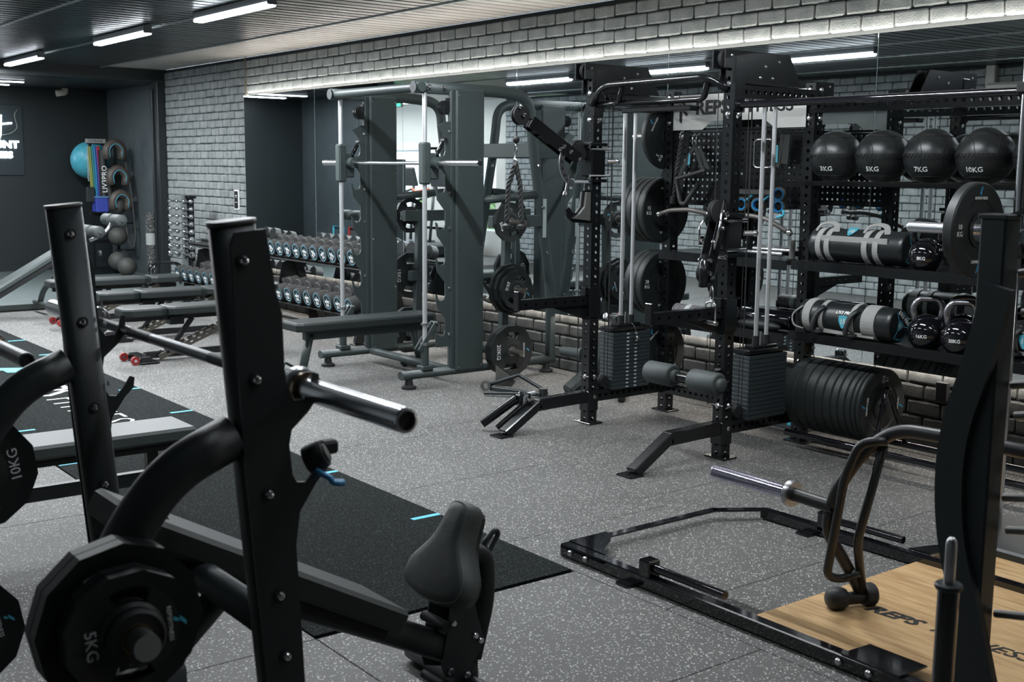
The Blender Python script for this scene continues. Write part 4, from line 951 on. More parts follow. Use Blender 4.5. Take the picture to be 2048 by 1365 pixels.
# ================================================================ smith machine
sm = thing('smith_machine', 'tall grey-green smith machine with two covered columns and chrome guide rods', 'smith machine', (-7.75, 5.2, 0))
def sp(name, g, m=None, label=None, parent=None): return part(name, g, m or satin2, parent or sm, True, label)
for x, far in ((-7.15, 0), (-8.36, 1)):
    sp('base_rail', G().tube([(x, 4.50, .10), (x, 5.93, .10)], .036, 12, sec=[(.042*cos(a), .032*sin(a)) for a in [2*PI*i/16 for i in range(16)]]))
    for y in (4.57, 5.86): sp('rubber_foot', G().lathe(T(x, y, 0), [(0, 0), (.055, 0), (.055, .018), (.032, .03), (.026, .075), (0, .075)], 24), rubber)
    sp('column_cover', G().box((x, 5.078, 1.13), (.11, .255, 2.07), ch=.012))
    sp('column_edge', G().box((x+.012, 4.935, 1.13), (.045, .05, 2.07), ch=.012))
    g = G()
    for z in (.13, .62, 1.02, 1.55, 2.12):
        for y in (4.975, 5.185): bolt(g, (x+.055, y, z), (1, 0, 0), .006, 8, .003)
    for z in (.38, .72, 1.16, 1.42, 1.86): bolt(g, (x+.03, 4.905, z), (1, -.3, 0), .012, 10, .008)
    part('bolt', g, chrome, sm, True)
    # notched hook plate
    pts = [(4.915, .29), (4.79, .29)]
    for k in range(6):
        z = .36+k*.262
        pts += [(4.79, z), (4.805, z+.02-.005), (4.80, z+.055), (4.79, z+.085)] if 0 else [(4.785, z+.062), (4.80, z+.055), (4.808, z+.020), (4.83, z+.008), (4.858, z+.018), (4.870, z+.05), (4.868, z+.145), (4.80, z+.225)]
    pts += [(4.87, 1.93), (4.915, 1.93)]
    sp('hook_plate', G(basis((x+.02, 0, 0), (0, 1, 0), (0, 0, 1))).prism(pts, .010))
    # guide rod with clamp, buffer and foot
    sp('guide_rod', G().cyl((x, 4.71, .15), (x, 4.71, 2.13), .017, 18), softchrome)
    sp('rod_socket', G().cyl((x, 4.71, .135), (x, 4.71, .31), .029, 18).box((x, 4.71, .145), (.09, .09, .03)))
    sp('rod_collar', G().cyl((x, 4.71, .31), (x, 4.71, .33), .034, 18).cyl((x, 4.71, .46), (x, 4.71, .475), .03, 18), steel)
    sp('stop_lever', G().beam((x+.01, 4.66, .27), (x+.02, 4.80, .47), .012, .04).beam((x-.04, 4.66, .27), (x-.03, 4.80, .47), .012, .04).cyl((x-.05, 4.80, .47), (x+.04, 4.80, .47), .012, 10))
    # slider
    sp('slider', G().box((x, 4.71, 1.63), (.075, .07, .30), ch=.012))
    sp('slider_bracket', G().box((x, 4.78, 1.61), (.06, .08, .19), ch=.01).cyl((x+.02, 4.775, 1.633), (x+.10, 4.775, 1.633), .043, 20))
    sp('hook_lever', G().tube([(x+.02, 4.79, 1.68), (x+.02, 4.86, 1.80)], .008, 8).beam((x+.02, 4.78, 1.66), (x+.02, 4.85, 1.78), .01, .035), black)
    sp('cable_eye', G().cyl((x+.0, 4.86, 1.80), (x+.05, 4.86, 1.80), .016, 12), chrome)
    sp('cable', G().cyl((x+.02, 4.86, 1.80), (x+.02, 4.865, 2.06), .0026, 6), matte)
    sp('top_pulley', G().lathe(basis((x+.0, 4.885, 2.03), (0, 1, 0), (0, 0, 1)), [(0, -.02), (.052, -.02), (.052, -.012), (.045, 0), (.052, .012), (.052, .02), (0, .02)], 28).box((x, 4.93, 2.05), (.05, .05, .10)), black)
    # curved side tube down to the rear foot
    sp('side_tube', G().tube([(x, 4.62, 2.165), (x, 5.42, 2.165), (x, 5.66, 2.13), (x, 5.70, 1.78), (x, 5.90, .62), (x, 5.90, .12)], .037, 16, fil=.24, seg=8, sec=[(.030*cos(a), .044*sin(a)) for a in [2*PI*i/16 for i in range(16)]]))
    sp('tube_plug', G().cyl((x, 4.612, 2.165), (x, 4.622, 2.165), .040, 18), satin)
    sp('rear_post', G().box((x, 5.87, 1.05), (.06, .05, 1.85), ch=.008) if 0 else G().beam((x, 5.90, .12), (x, 5.90, .62), .06, .05))
    sp('plate_brace', G().tube([(x, 5.20, 1.36), (x, 5.73, 1.40)], .03, 12))
    g = G()
    for z in (1.62, 1.30, .95, .55): bolt(g, (x+.03, 5.74+(1.62-z)*.14, z), (1, 0, 0), .016, 10, .01)
    part('bolt', g, chrome, sm, True)
    s = 1 if not far else -1
    for z, y in ((1.20, 5.42), (.695, 5.42), (.225, 5.40)):
        sp('storage_horn', G().cyl((x+s*.03, y, z), (x+s*.27, y, z), .024, 18), mat('horn_steel', (.24, .22, .20, 1), .4, .9))
        sp('horn_bracket', G().box((x, y, z), (.06, .14, .09), ch=.01) if z < 1 else G().beam((x, 5.30, z), (x, 5.78, z), .06, .09))
    sp('horn_post', G().beam((x-.0, 5.42, .12), (x, 5.46, 1.25), .055, .06, (0, 1, 0)))
sp('front_crossbar', G().cyl((-8.40, 4.66, 2.165), (-7.10, 4.66, 2.165), .034, 20))
g = G()
for x in (-8.36, -7.15):
    for d in (-.05, 0, .05): bolt(g, (x+d, 4.70+abs(d)*.2, 2.20), (0, 0, 1), .011)
    for y in (4.72, 4.85): bolt(g, (x+.032, y, 2.165), (1, 0, 0), .016, 10, .01)
part('bolt', g, chrome, sm, True)
sp('rear_crossbar', G().beam((-8.36, 5.72, 1.74), (-7.15, 5.72, 1.74), .07, .11))
sp('rear_base_bar', G().tube([(-8.36, 5.88, .10), (-7.15, 5.88, .10)], .036, 14))
sp('spreader', G().tube([(-8.3, 4.95, .10), (-7.2, 4.95, .10)], .03, 14))
t = sm
sp('bar', G().cyl((-8.44, 4.775, 1.633), (-7.05, 4.775, 1.633), .0145, 18), chrome)
for a, b in ((-8.75, -8.45), (-7.05, -6.56)): sp('sleeve', G().lathe(frame((a, 4.775, 1.633), (b, 4.775, 1.633)), [(0, 0), (.02, 0), (.025, .004), (.025, b-a-.004), (.02, b-a), (0, b-a)], 24), chrome)
sp('decal', G().box((-7.117, 5.80, 1.22), (.001, .035, .30), R(0), 0), mat('decal_grey', (.35, .4, .4, 1), .5))
# plates on the smith machine
mx = lambda x, y, z: M.Translation((x, y, z))
for (z, y, specs) in ((1.20, 5.42, ((.15, .032, '5', 'twelve sided plate on the top horn of the smith machine behind the hanging rope'),)),
                      (.695, 5.42, ((.195, .036, '15', 'large twelve sided plate at the back of the middle horn on the smith machine'), (.175, .034, '10', 'middle one of three twelve sided plates on the middle horn'), (.15, .032, '5', 'smallest twelve sided plate, in front on the middle horn of the smith machine'))),
                      (.225, 5.40, ((.200, .038, '20', 'rear twelve sided 20 kg plate on the low horn of the smith machine'), (.200, .038, '20', 'front twelve sided 20 kg plate lettered 20KG on the low horn')))):
    x = -7.15+.075
    for r, th, kg, lb in specs:
        urethane(kg+'KG', r, th, AX(x+th/2, y, z), lb, rot={1.20: 20, .695: -20, .225: 0}[z], group='twelve sided plates on the smith machine'); x += th+.004
    x = -8.36-.075
    for r, th, kg, lb in specs[:1]:
        urethane(kg+'KG', r, th, AX(x-th/2, y, z), 'dark twelve sided plate on the far side of the smith machine, '+{1.20: 'upper', .695: 'middle', .225: 'lower'}[z]+' horn', group='twelve sided plates on the smith machine')
# flat bench inside the smith machine
t = thing('flat_bench', 'long flat black bench standing inside the smith machine', 'bench', (-7.77, 4.4, 0))
def pad(name, x0, x1, y0, y1, z0, z1, t, m=None, cut=.03, world=True):
    poly = [(x0+cut, y0), (x1-cut, y0), (x1, y0+cut*1.5), (x1, y1-cut*1.5), (x1-cut, y1), (x0+cut, y1), (x0, y1-cut*1.5), (x0, y0+cut*1.5)]
    cx, cy = (x0+x1)/2, (y0+y1)/2; sh = lambda f: [(cx+(x-cx)*(1-f/(x1-x0)*2), cy+(y-cy)*(1-f/(y1-y0)*2)) for x, y in poly]
    g = G(); n = 8; vs = []; h = z1-z0
    for z, f in ((z0, .004), (z0+h*.12, 0), (z0+h*.72, 0), (z1-h*.08, .006), (z1, .02)): vs += [(x, y, z) for x, y in sh(f)]
    fs = [(k*n+i, k*n+(i+1) % n, (k+1)*n+(i+1) % n, (k+1)*n+i) for k in range(4) for i in range(n)]+[tuple(range(4*n, 5*n)), tuple(range(n))[::-1]]
    g.add(vs, fs); return part(name, g, m or leather, t, world)
pad('pad', -7.91, -7.63, 3.93, 5.15, .405, .47, t)
part('spine', G().beam((-7.77, 4.05, .365), (-7.77, 5.10, .365), .06, .08), satin2, t, True)
part('front_leg', G().tube([(-7.77, 4.10, .37), (-7.77, 4.02, .05)], .03, 12, sec=[(.042*cos(a), .028*sin(a)) for a in [2*PI*i/14 for i in range(14)]]), satin2, t, True)
part('rear_leg', G().tube([(-7.77, 5.0, .36), (-7.77, 5.08, .05)], .03, 12), satin2, t, True)
for y in (4.02, 5.08): part('cross_foot', G().cyl((-8.0, y, .045), (-7.54, y, .045), .032, 16).cyl((-8.02, y, .04), (-7.99, y, .04), .04, 16).cyl((-7.55, y, .04), (-7.52, y, .04), .04, 16), satin2, t, True)
part('drag_handle', G().tube([(-7.85, 4.03, .1), (-7.85, 3.93, .16), (-7.85, 3.90, .10), (-7.85, 3.95, .05)], .01, 8, fil=.02), satin2, t, True)
# leaning pads and roller left of the pulley rig
t = thing('pulldown_seat', 'small black two-pad seat with a roller, standing behind the far foot of the pulley rig', 'seat', (-6.2, 5.4, 0))
def slab(p0, p1, w, th, upv, name='pad', m=leather, ch=.02): part(name, G().beam(p0, p1, w, th, upv, ch), m, t, True)
slab((-6.13, 5.60, .46), (-6.17, 5.50, .16), .12, .09, (0, -1, 0))
slab((-6.17, 5.46, .17), (-6.20, 5.28, .045), .12, .08, (0, -1, .4))
part('roller', G().lathe(frame((-6.43, 5.42, .30), (-6.22, 5.45, .30)), [(0, 0), (.034, 0), (.036, .17), (.045, .175), (.045, .2), (0, .21)], 20), foam, t, True)
part('frame', G().tube([(-6.12, 5.66, .01), (-6.12, 5.62, .55), (-6.12, 5.55, .58)], .022, 10, fil=.05), steel, t, True)
part('frame_foot', G().beam((-6.3, 5.66, .02), (-6.0, 5.66, .02), .05, .04).beam((-6.0, 5.62, .03), (-5.88, 5.50, .03), .05, .05), satin, t, True)
# landmine row handle on the floor
t = thing('landmine_handle', 'black pivoting row handle with steel rings lying on the floor beside the smith machine', 'handle', (-6.6, 5.0, 0))
part('ring', G().lathe(frame((-6.74, 4.97, .045), (-6.70, 4.93, .05)), [(.022, 0), (.036, 0), (.036, .05), (.022, .05), (.022, 0)], 20), mat('cast_grey', (.13, .13, .12, 1), .5, .6), t, True)
part('plate', G(frame((-6.70, 5.05, .04), (-6.66, 5.0, .04), (0, 0, 1))).prism([(-.02, 0), (-.02, .15), (.13, .04), (.10, 0)], .008), mat('cast_grey', (.13, .13, .12, 1), .5, .6), t, True)
part('arm', G().tube([(-6.72, 4.97, .05), (-6.57, 5.13, .13), (-6.50, 5.30, .02), (-6.36, 5.22, .02)], .014, 10).beam((-6.70, 4.98, .03), (-6.30, 5.12, .03), .03, .03).beam((-6.62, 4.86, .02), (-6.32, 5.14, .03), .025, .02), satin, t, True)
part('socket', G().cyl((-6.31, 5.15, .0), (-6.31, 5.15, .07), .032, 18), satin, t, True)
part('pin', G().cyl((-6.38, 4.98, .02), (-6.31, 5.08, .05), .014, 10), steel, t, True)
# ================================================================ dumbbells and rack
mdb = mat('dumbbell_rubber', (.034, .034, .033, 1), .5, noise=.1, nscale=50)
dface = mat('dumbbell_face', (.010, .012, .013, 1), .45)
mring = mat('face_ring', (.20, .45, .58, 1), .5)
rk = thing('dumbbell_rack', 'long two-tier black dumbbell rack below the mirror', 'rack', (-11.2, 5.55, 0))
RX0, RX1 = -13.55, -9.12
tierA, tierB = (5.46, .36), (5.64, .765)       # y, z of the cradle middle
TILT = 12
for (y, z) in (tierA, tierB):
    for d in (-.085, .085):
        part('tray_rail', G().beam((RX0, y+d*cos(rad(TILT)), z-.062+d*sin(rad(TILT))), (RX1, y+d*cos(rad(TILT)), z-.062+d*sin(rad(TILT))), .05, .02), matte, rk, True)
    part('tray', G().beam((RX0, y, z-.085), (RX1, y, z-.085), .26, .008, (0, -sin(rad(TILT)), cos(rad(TILT)))), matte, rk, True)
for x in (-13.2, -11.05, -9.22):
    part('leg', G().beam((x, 5.35, .01), (x, 5.42, .25), .05, .09, (0, 1, 0)), black, rk, True)
    part('upright', G().beam((x, 5.88, .01), (x, 5.68, .68), .05, .09, (0, 1, 0)), black, rk, True)
    part('side_plate', G(basis((x-.006, 0, 0), (0, 1, 0), (0, 0, 1))).prism([(5.33, .20), (5.62, .24), (5.80, .60), (5.76, .68), (5.52, .62), (5.48, .40), (5.34, .30)], .012), black, rk, True)
    part('foot', G().box((x, 5.34, .006), (.10, .10, .012)), black, rk, True); part('foot', G().box((x, 5.88, .006), (.10, .10, .012)), black, rk, True)
part('back_brace', G().beam((-13.2, 5.84, .18), (-9.22, 5.84, .18), .04, .06), black, rk, True)
def dumbbell(kg, r, hl, mx, label, group, m=mdb, sy=0):
    "axis local y, number face towards -y, centre at origin"
    t = thing('dumbbell', label, 'dumbbell', mx=mx, group=group)
    A = basis((0, 0, 0), (1, 0, 0), (0, 0, 1))          # local z -> -y
    hw = .062
    for s in (1, -1):
        a, b = (hw, hw+hl) if s > 0 else (-hw-hl, -hw)
        part('head', G(A).lathe(M.Identity(4), [(0, a), (r*.9, a), (r, a+.006), (r, b-.006), (r*.9, b), (0, b)], 26), m, t)
    part('handle', G(A).lathe(M.Identity(4), [(.014, -hw), (.017, 0), (.014, hw)], 14, hard=False), chrome, t)
    z = hw+hl
    f = part('face', G(A).lathe(M.Identity(4), [(0, z+.001), (r*.93, z+.001), (r*.93, z-.002)], 26), dface, t)
    part('face_ring', G(A).lathe(M.Identity(4), [(r*.78, z+.0022), (r*.86, z+.0022)], 26), mring, t)
    B = A @ M.Rotation(rad(random.uniform(-35, 35) if sy else 0), 4, 'Z')
    part('emblem', G(B).prism([(-r*.12, r*.22), (r*.14, r*.22), (0, r*.46)], .001, T(0, 0, z+.0012)), mring, t)
    text('REPS', r*.42, white, B @ T(0, 0, z+.0016), t, bold=r*.012, sx=1.15)
    text(kg, r*.44, white, B @ T(0, -r*.42, z+.0016), t, bold=r*.012)
    return t
GD = 'dumbbells on the two-tier rack'
protoL = protoU = None
lowx = [-13.30+.2005*i for i in range(21)]; upx = [-12.73+.1845*i for i in range(18)]
def dbmx(x, y, z, r): return M.Translation((x, y, z+r-.055)) @ M.Rotation(rad(TILT), 4, 'X')
from mathutils import Vector
def scrx(p):
    d = V(p)-V((0, 0, 1.6)); return 1024+2353.5*d.dot(rt2)/d.dot(fw)
words = ['first', 'second', 'third', 'fourth', 'fifth', 'sixth', 'seventh', 'eighth', 'ninth', 'tenth', 'eleventh']
for nm_, xs_, (y, z), r, hl in (('lower', lowx, tierA, .080, .105), ('upper', upx, tierB, .080, .080)):
    vis = [x for x in xs_ if not (440 < scrx((x, y-.15, z)) < 522)]
    proto = None; right = [x for x in vis if scrx((x, y-.15, z)) >= 522]; left = [x for x in vis if x not in right]
    for grp, side_ in ((left, 'left of the leaning upright'), (right, 'right of the leaning upright')):
        for i, x in enumerate(sorted(grp, reverse=(grp is right))):
            lb = '%s dumbbell from the %s on the %s tier, %s' % (words[min(i, 10)], 'smith machine' if grp is right else 'tower', nm_, side_)
            if proto is None: proto = dumbbell('KG', r, hl, dbmx(x, y, z, r), lb, GD)
            else:
                c = copy_thing(proto, mx=dbmx(x, y, z, r) @ M.Rotation(rad(0 if nm_ == 'lower' else random.uniform(-28, 28)), 4, 'Y'), label=lb, group=GD)
# chrome dumbbell tower
TWX = -.05
tw = thing('dumbbell_tower', 'slim charcoal upright tower holding pairs of small chrome dumbbells', 'rack', (-13.95, 5.72, 0))
part('column', G().lathe(T(-14.0, 5.70, 0), [(0, .02), (.052, .02), (.052, 1.24), (0, 1.25)], 6), mat('tower_grey', (.09, .105, .11, 1), .5), tw, True)
part('cap', G().lathe(T(-13.92, 5.74, 0), [(0, 1.20), (.07, 1.20), (.07, 1.235), (0, 1.245)], 24), black, tw, True)
part('cradle_board', G().beam((-13.92, 5.74, .3), (-13.92, 5.74, 1.21), .09, .05, (0, 1, 0)), black, tw, True)
part('foot', G().box((-13.92, 5.74, .012), (.5, .34, .024)), black, tw, True)
for i in range(8):
    z = 1.165-.093*i; r = .024+.0022*i
    for s, (x, y, ang) in enumerate(((-14.15, 5.61, 20), (-13.89, 5.68, 20))):
        t = thing('chrome_dumbbell', 'small chrome dumbbell on the %s side of the tower, %s tier from the top' % (['wall-far', 'bench'][s], words[i]), 'dumbbell', (x, y, z), rad(ang), 'chrome dumbbells on the tower')
        A = frame((-.085, 0, 0), (.085, 0, 0))
        for a in (0, .125): part('head', G(A).lathe(T(0, 0, a), [(0, 0), (r*.6, 0), (r, .012), (r, .033), (r*.6, .045), (0, .045)], 14), chrome, t)
        part('handle', G(A).cyl((0, 0, .04), (0, 0, .13), .011, 10), chrome, t)
# framed notice and cable conduit on the brick wall
t = thing('notice', 'small framed black notice with pale print on the brick wall beside the mirror', 'sign', (-13.2, 6.02, 1.2))
part('frame', G().box((0, 0, 0), (.125, .016, .235)), white, t); part('sheet', G().box((0, -.009, 0), (.10, .004, .205), ch=0), dface, t)
part('lettering', G().box((0, -.0115, .05), (.05, .001, .008), ch=0).box((0, -.0115, .03), (.04, .001, .005), ch=0).box((0, -.0115, -.03), (.06, .001, .004), ch=0), white, t, kind='stuff')
tag(part('conduit', G().cyl((-12.88, 6.02, 2.40), (-12.88, 6.02, ZC), .010, 10), mat('conduit_bronze', (.12, .10, .07, 1), .5, .5)), 'thin brown conduit running up the brick from the left end of the mirror', 'pipe')
# parallettes and yoga handles by the tower
for i, x in enumerate((-14.75, -14.62)):
    t = thing('parallette', 'black arched push-up bar on the floor below the brick wall, '+['farther one', 'nearer one'][i], 'push-up bar', (x, 5.72, 0), group='arched push-up bars')
    part('hoop', G().tube([(0, -.22, .02), (0, -.22, .31), (0, -.12, .36), (0, .10, .36), (0, .16, .32), (0, .2, .02)], .014, 10, fil=.08), gloss, t)
    part('foot', G().box((0, -.22, .012), (.14, .05, .02)).box((0, .2, .012), (.14, .05, .02)), black, t)
# ================================================================ adjustable benches
def adj_bench(x, y0, lab, flat=True):
    t = thing('adjustable_bench', lab, 'bench', (x, y0, 0), group='flat-set adjustable benches')
    W = .14
    pad('head_pad', -W, W, 0, .37, .385, .455, t, world=False, cut=.045)
    pad('back_pad', -W, W, .375, .985, .385, .455, t, world=False, cut=.03)
    pad('seat_pad', -W, W, 1.02, 1.36, .385, .455, t, world=False, cut=.04)
    part('spine', G().beam((0, .05, .36), (0, 1.0, .36), .05, .045), black, t)
    part('seat_spine', G().beam((0, .98, .345), (0, 1.32, .345), .06, .05), black, t)
    part('hinge', G().cyl((-.12, 1.0, .33), (.12, 1.0, .33), .022, 14), steel, t)
    part('pivot_block', G().box((0, .47, .33), (.10, .12, .07)), black, t)
    for s in (-1, 1):
        g = G(frame((s*.055, 1.12, .36), (s*.055, .30, .035), (0, 0, 1))); L = .88
        # notched ladder plate: tall flat with teeth
        poly = [(-.006, 0)]
        pl_ = [(0, 0), (L, 0), (L, .05)]
        for k in range(9): u = L-.07-k*.072; pl_ += [(u, .05), (u-.008, .022), (u-.034, .022), (u-.026, .05)]
        pl_ += [(0, .05)]
        g2 = G(basis((s*.055, 1.12, .36), V((0, -.82, -.325)), V((0, -.325, .82)))); g2.prism([(a, b-.03) for a, b in pl_], .006)
        part('ladder_plate', g2, gun, t)
    part('strut', G().beam((0, .62, .34), (0, .40, .06), .03, .04), black, t)
    part('base_beam', G().beam((0, .2, .05), (0, 1.25, .05), .06, .05), black, t)
    part('rear_leg', G().beam((0, 1.22, .34), (0, 1.25, .05), .06, .05), black, t)
    part('rear_foot', G().box((0, 1.26, .02), (.42, .06, .04)), black, t)
    part('front_foot', G().box((0, .16, .035), (.30, .08, .055)).box((0, .19, .012), (.34, .16, .012)), black, t)
    for s in (-1, 1):
        w_ = part('wheel', G().cyl((s*.13-.014, .075, .034), (s*.13+.014, .075, .034), .034, 20), redm, t)
        part('wheel_hub', G().cyl((s*.13-.018, .075, .034), (s*.13+.018, .075, .034), .012, 12), chrome, w_)
        part('wheel_arm', G().beam((s*.13, .15, .035), (s*.13, .075, .034), .018, .03), black, t)
    return t
adj_bench(-12.07, 3.46, 'black adjustable bench set flat, farthest of the three in a row')
b2 = adj_bench(-10.70, 3.49, 'black adjustable bench set flat, middle one of the three in a row')
adj_bench(-9.40, 3.24, 'black adjustable bench set flat, nearest of the three with red wheels and notched frame')
# incline sit-up bench at the far left
t = thing('sit_up_bench', 'sloping sit-up bench with curved tube frame at the edge of the stage', 'bench', (-13.3, 3.9, 0))
p0, p1 = V((-13.0, 3.12, .245)), V((-13.0, 4.12, .82))
part('pad', G().beam(p0, p1, .28, .07, (0, -.45, 1), .02), mat('pale_grey_vinyl', (.055, .068, .068, 1), .45), t, True)
part('pad_board', G().beam(p0+V((0, .02, -.055)), p1+V((0, .02, -.055)), .25, .04, (0, -.45, 1), .005), matte, t, True)
part('frame_tube', G().tube([(-13.2, 3.70, .10), (-13.18, 3.74, .27), (-13.15, 3.95, .42), (-13.05, 4.20, .60)], .03, 14, fil=.16), satin2, t, True)
part('rear_leg', G().tube([(-13.05, 4.08, .50), (-13.05, 4.10, .09)], .028, 14), satin2, t, True)
part('index_strap', G().tube([(-13.05, 3.80, .40), (-13.05, 3.88, .30), (-13.05, 4.05, .17), (-13.05, 4.16, .12)], .01, 8, fil=.1, sec=[(-.004, -.025), (.004, -.025), (.004, .025), (-.004, .025)]), steel, t, True)
part('foot', G().cyl((-13.40, 3.70, .10), (-12.95, 3.70, .10), .025, 12), satin2, t, True)
part('roller_arm', G().tube([(-13.0, 4.20, .78), (-13.0, 4.38, .86), (-13.0, 4.46, .99)], .022, 12, fil=.1), steel, t, True)
for (yy, zz) in ((4.46, 1.0), (4.22, .88)):
    for a in (-13.24, -12.94): part('foam_roller', G().lathe(frame((a, yy, zz), (a+.22, yy, zz)), [(0, -.005), (.03, -.004), (.058, .004), (.065, .014), (.065, .206), (.058, .216), (.03, .222), (0, .225)], 24, hard=False), foam, t, True)
    part('axle', G().cyl((-13.26, yy, zz), (-12.70, yy, zz), .014, 10), steel, t, True)
# ================================================================ accessory rack at the far wall
ax = thing('accessory_rack', 'black accessory rack against the far wall holding balls, bands and tubes', 'rack', (-17.0, 5.6, .074))
def apart(n, g, m=black): return part(n, g, m, ax, True)
for x, y in ((-16.85, 5.50), (-16.85, 5.85)): apart('post', G().beam((x, y, .08), (x, y, 1.95), .035, .035))
for z in (.14, .52, .9, 1.30, 1.9): apart('crossbar', G().beam((-16.85, 5.46, z), (-16.85, 5.90, z), .04, .04))
apart('base', G().box((-16.85, 5.55, .11), (.5, .8, .06)))
for z in (.40, .78, 1.15):
    apart('ball_ring', G().tube([(-16.62+.12*cos(a), 5.86+.12*sin(a), z) for a in [2*PI*i/20 for i in range(20)]], .01, 6, closed=True))
mslam = mat('slam_ball_rubber', (.05, .052, .048, 1), .6, bump=.6, bscale=150)
def dots(name, x, y, z, r, lab, m, g_=None): 
    t = thing(name, lab, 'ball', (x, y, z), group=g_); part('ball', G().sphere((0, 0, 0), r, 32, 18), m, t); part('valve', G().lathe(frame((0, 0, r-.002), (0, 0, r)), [(.012, 0), (.012, .004), (0, .004)], 10), matte, t); return t
swiss = dots('exercise_ball', -17.30, 5.64, 1.66, .265, 'large turquoise exercise ball on top of the far accessory rack', mat('swiss_blue', (.07, .36, .46, 1), .35), None)
g = G()
for k in range(-7, 8):
    el = rad(k*9); g.tube([(.2655*cos(el)*cos(a), .2655*cos(el)*sin(a), .2655*sin(el)) for a in [2*PI*i/40 for i in range(40)]], .0018, 4, closed=True)
part('ribs', g, mat('swiss_blue', (.07, .36, .46, 1), .35), swiss, kind='stuff').matrix_local = M.Rotation(rad(80), 4, (1, .3, 0))
for i, (x, y, z, r, lb) in enumerate(((-16.12, 5.70, .205, .13, 'dark textured slam ball resting on the stage beside the accessory rack'), (-16.58, 5.74, .25, .135, 'dark slam ball on the lowest ring of the accessory rack'),
        (-16.58, 5.75, .60, .130, 'dark slam ball on the middle ring of the accessory rack'), (-16.62, 5.76, 1.02, .12, 'dark slam ball on the top ring, half hidden behind a foam roller'))):
    dots('slam_ball', x, y, z, r, lb, mslam, 'slam balls by the accessory rack')
bands = [('yellow-green', (.25, .28, .06, 1)), ('teal green', (.02, .2, .16, 1)), ('sky blue', (.03, .22, .45, 1)), ('deep blue', (.02, .06, .3, 1)), ('red', (.55, .02, .02, 1))]
for i, (n_, c_) in enumerate(bands):
    y = 5.44+.030*i; x = -16.74
    t = thing('resistance_band', n_+' resistance band hanging from the far accessory rack', 'band', (x, y, 1.2))
    part('loop', G().tube([(x, y, 1.84), (x+.01, y+.012, 1.5), (x+.01, y+.02, 1.18-.05*i if i < 4 else .98), (x+.01, y+.035, 1.16-.05*i if i < 4 else .97), (x+.01, y+.03, 1.5), (x, y+.02, 1.84)], .01, 6, closed=True, fil=.02, sec=[(-.004, -.011), (.004, -.011), (.004, .011), (-.004, .011)]), mat('band_'+n_.replace(' ', '_').replace('-', '_'), c_, .5), t, True)
t = thing('chain', 'pale chain and net strap hanging at the left of the resistance bands', 'strap', (-16.74, 5.42, 1.4))
g = G()
for k in range(14): g.tube([(-16.72+.0*k, 5.42+.008*cos(a)+(.003 if k % 2 else -.003), 1.83-.034*k+.02*sin(a)) for a in [2*PI*i/8 for i in range(8)]], .0035, 5, closed=True)
part('link', g, mat('chain_pale', (.35, .37, .36, 1), .5), t, True, kind='stuff'); part('pouch', G().box((-16.70, 5.43, 1.18), (.06, .12, .22), ch=.02), leather, t, True)
for i, (y, z0, z1) in enumerate(((5.62, .95, 1.80), (5.70, .9, 1.55))):
    t = thing('grip_tube', 'upright black rubber grip tube in the far accessory rack, '+['with white lettering', 'plain, beside the bags'][i], 'tube', (-16.72, y, z0))
    part('tube', G().lathe(T(-16.70, y, 0), [(.04, z0), (.055, z0+.01), (.055, z1), (.04, z1), (.04, z0)], 20), rubber, t, True)
    if i == 0: text('LIV3PRO', .10, white, basis((-16.645, y, 1.4), (0, 0, 1), (0, -1, 0)), t, world=True)
t = thing('rack_sign', 'small pale lettered header board on top of the accessory rack', 'sign', (-16.8, 5.56, 1.93))
part('board', G().box((-16.79, 5.56, 1.925), (.02, .28, .06)), mat('sign_pale', (.25, .26, .26, 1), .5), t, True); text('STORAGE', .045, matte, basis((-16.778, 5.56, 1.925), (0, 1, 0), (0, 0, 1)), t, world=True)
for i, (y, z) in enumerate(((5.74, 1.80), (5.78, 1.44), (5.80, 1.10))):
    t = thing('power_bag', 'crescent shaped black and brown power bag on the rack post, '+['top', 'middle', 'lowest'][i], 'bag', (-16.6, y, z), group='crescent power bags')
    part('bag', G().tube([(-16.55, y-.10, z-.12), (-16.55, y-.12, z+.02), (-16.55, y, z+.13), (-16.55, y+.12, z+.02), (-16.55, y+.09, z-.13)], .06, 14, fil=.12), mat('bag_brown', (.055, .045, .038, 1), .5), t, True)
    part('piping', G().tube([(-16.485, y-.08, z-.10), (-16.485, y-.10, z+.02), (-16.485, y, z+.11), (-16.485, y+.10, z+.02), (-16.485, y+.08, z-.10)], .0035, 6, fil=.1), cyan, t, True)
t = thing('step_box', 'blue storage box on the accessory rack below the bands', 'box', (-16.7, 5.55, .93)); part('box', G().box((-16.7, 5.56, 1.04), (.2, .17, .20), ch=.01), mat('box_blue', (.03, .05, .30, 1), .5), t, True); part('lid', G().box((-16.7, 5.56, 1.15), (.21, .18, .02)), mat('box_lid', (.08, .20, .35, 1), .5), t, True)
t = thing('battle_rope', 'thick black rope loop hanging at the right of the accessory rack', 'rope', (-16.6, 5.98, .9))
part('rope', G().tube([(-16.55, 5.88, 1.7), (-16.5, 5.94, 1.2), (-16.5, 5.98, .62), (-16.5, 5.94, .42), (-16.52, 5.88, .5), (-16.6, 5.86, 1.0)], .014, 8, fil=.1), mrope, t, True)
t = thing('speckled_roller', 'tall speckled foam roller with pale label standing against the black column', 'foam roller', (-15.62, 5.66, .074))
part('foam', G().lathe(T(-15.80, 5.945, .075), [(.03, 0), (.075, 0), (.078, .006), (.078, .88), (.074, .886), (.03, .886)], 28), mroller, t, True)
part('label', G().lathe(T(-15.80, 5.945, 0), [(.0785, .52), (.0785, .68)], 28), mat('label_dull', (.30, .32, .31, 1), .6), t, True)
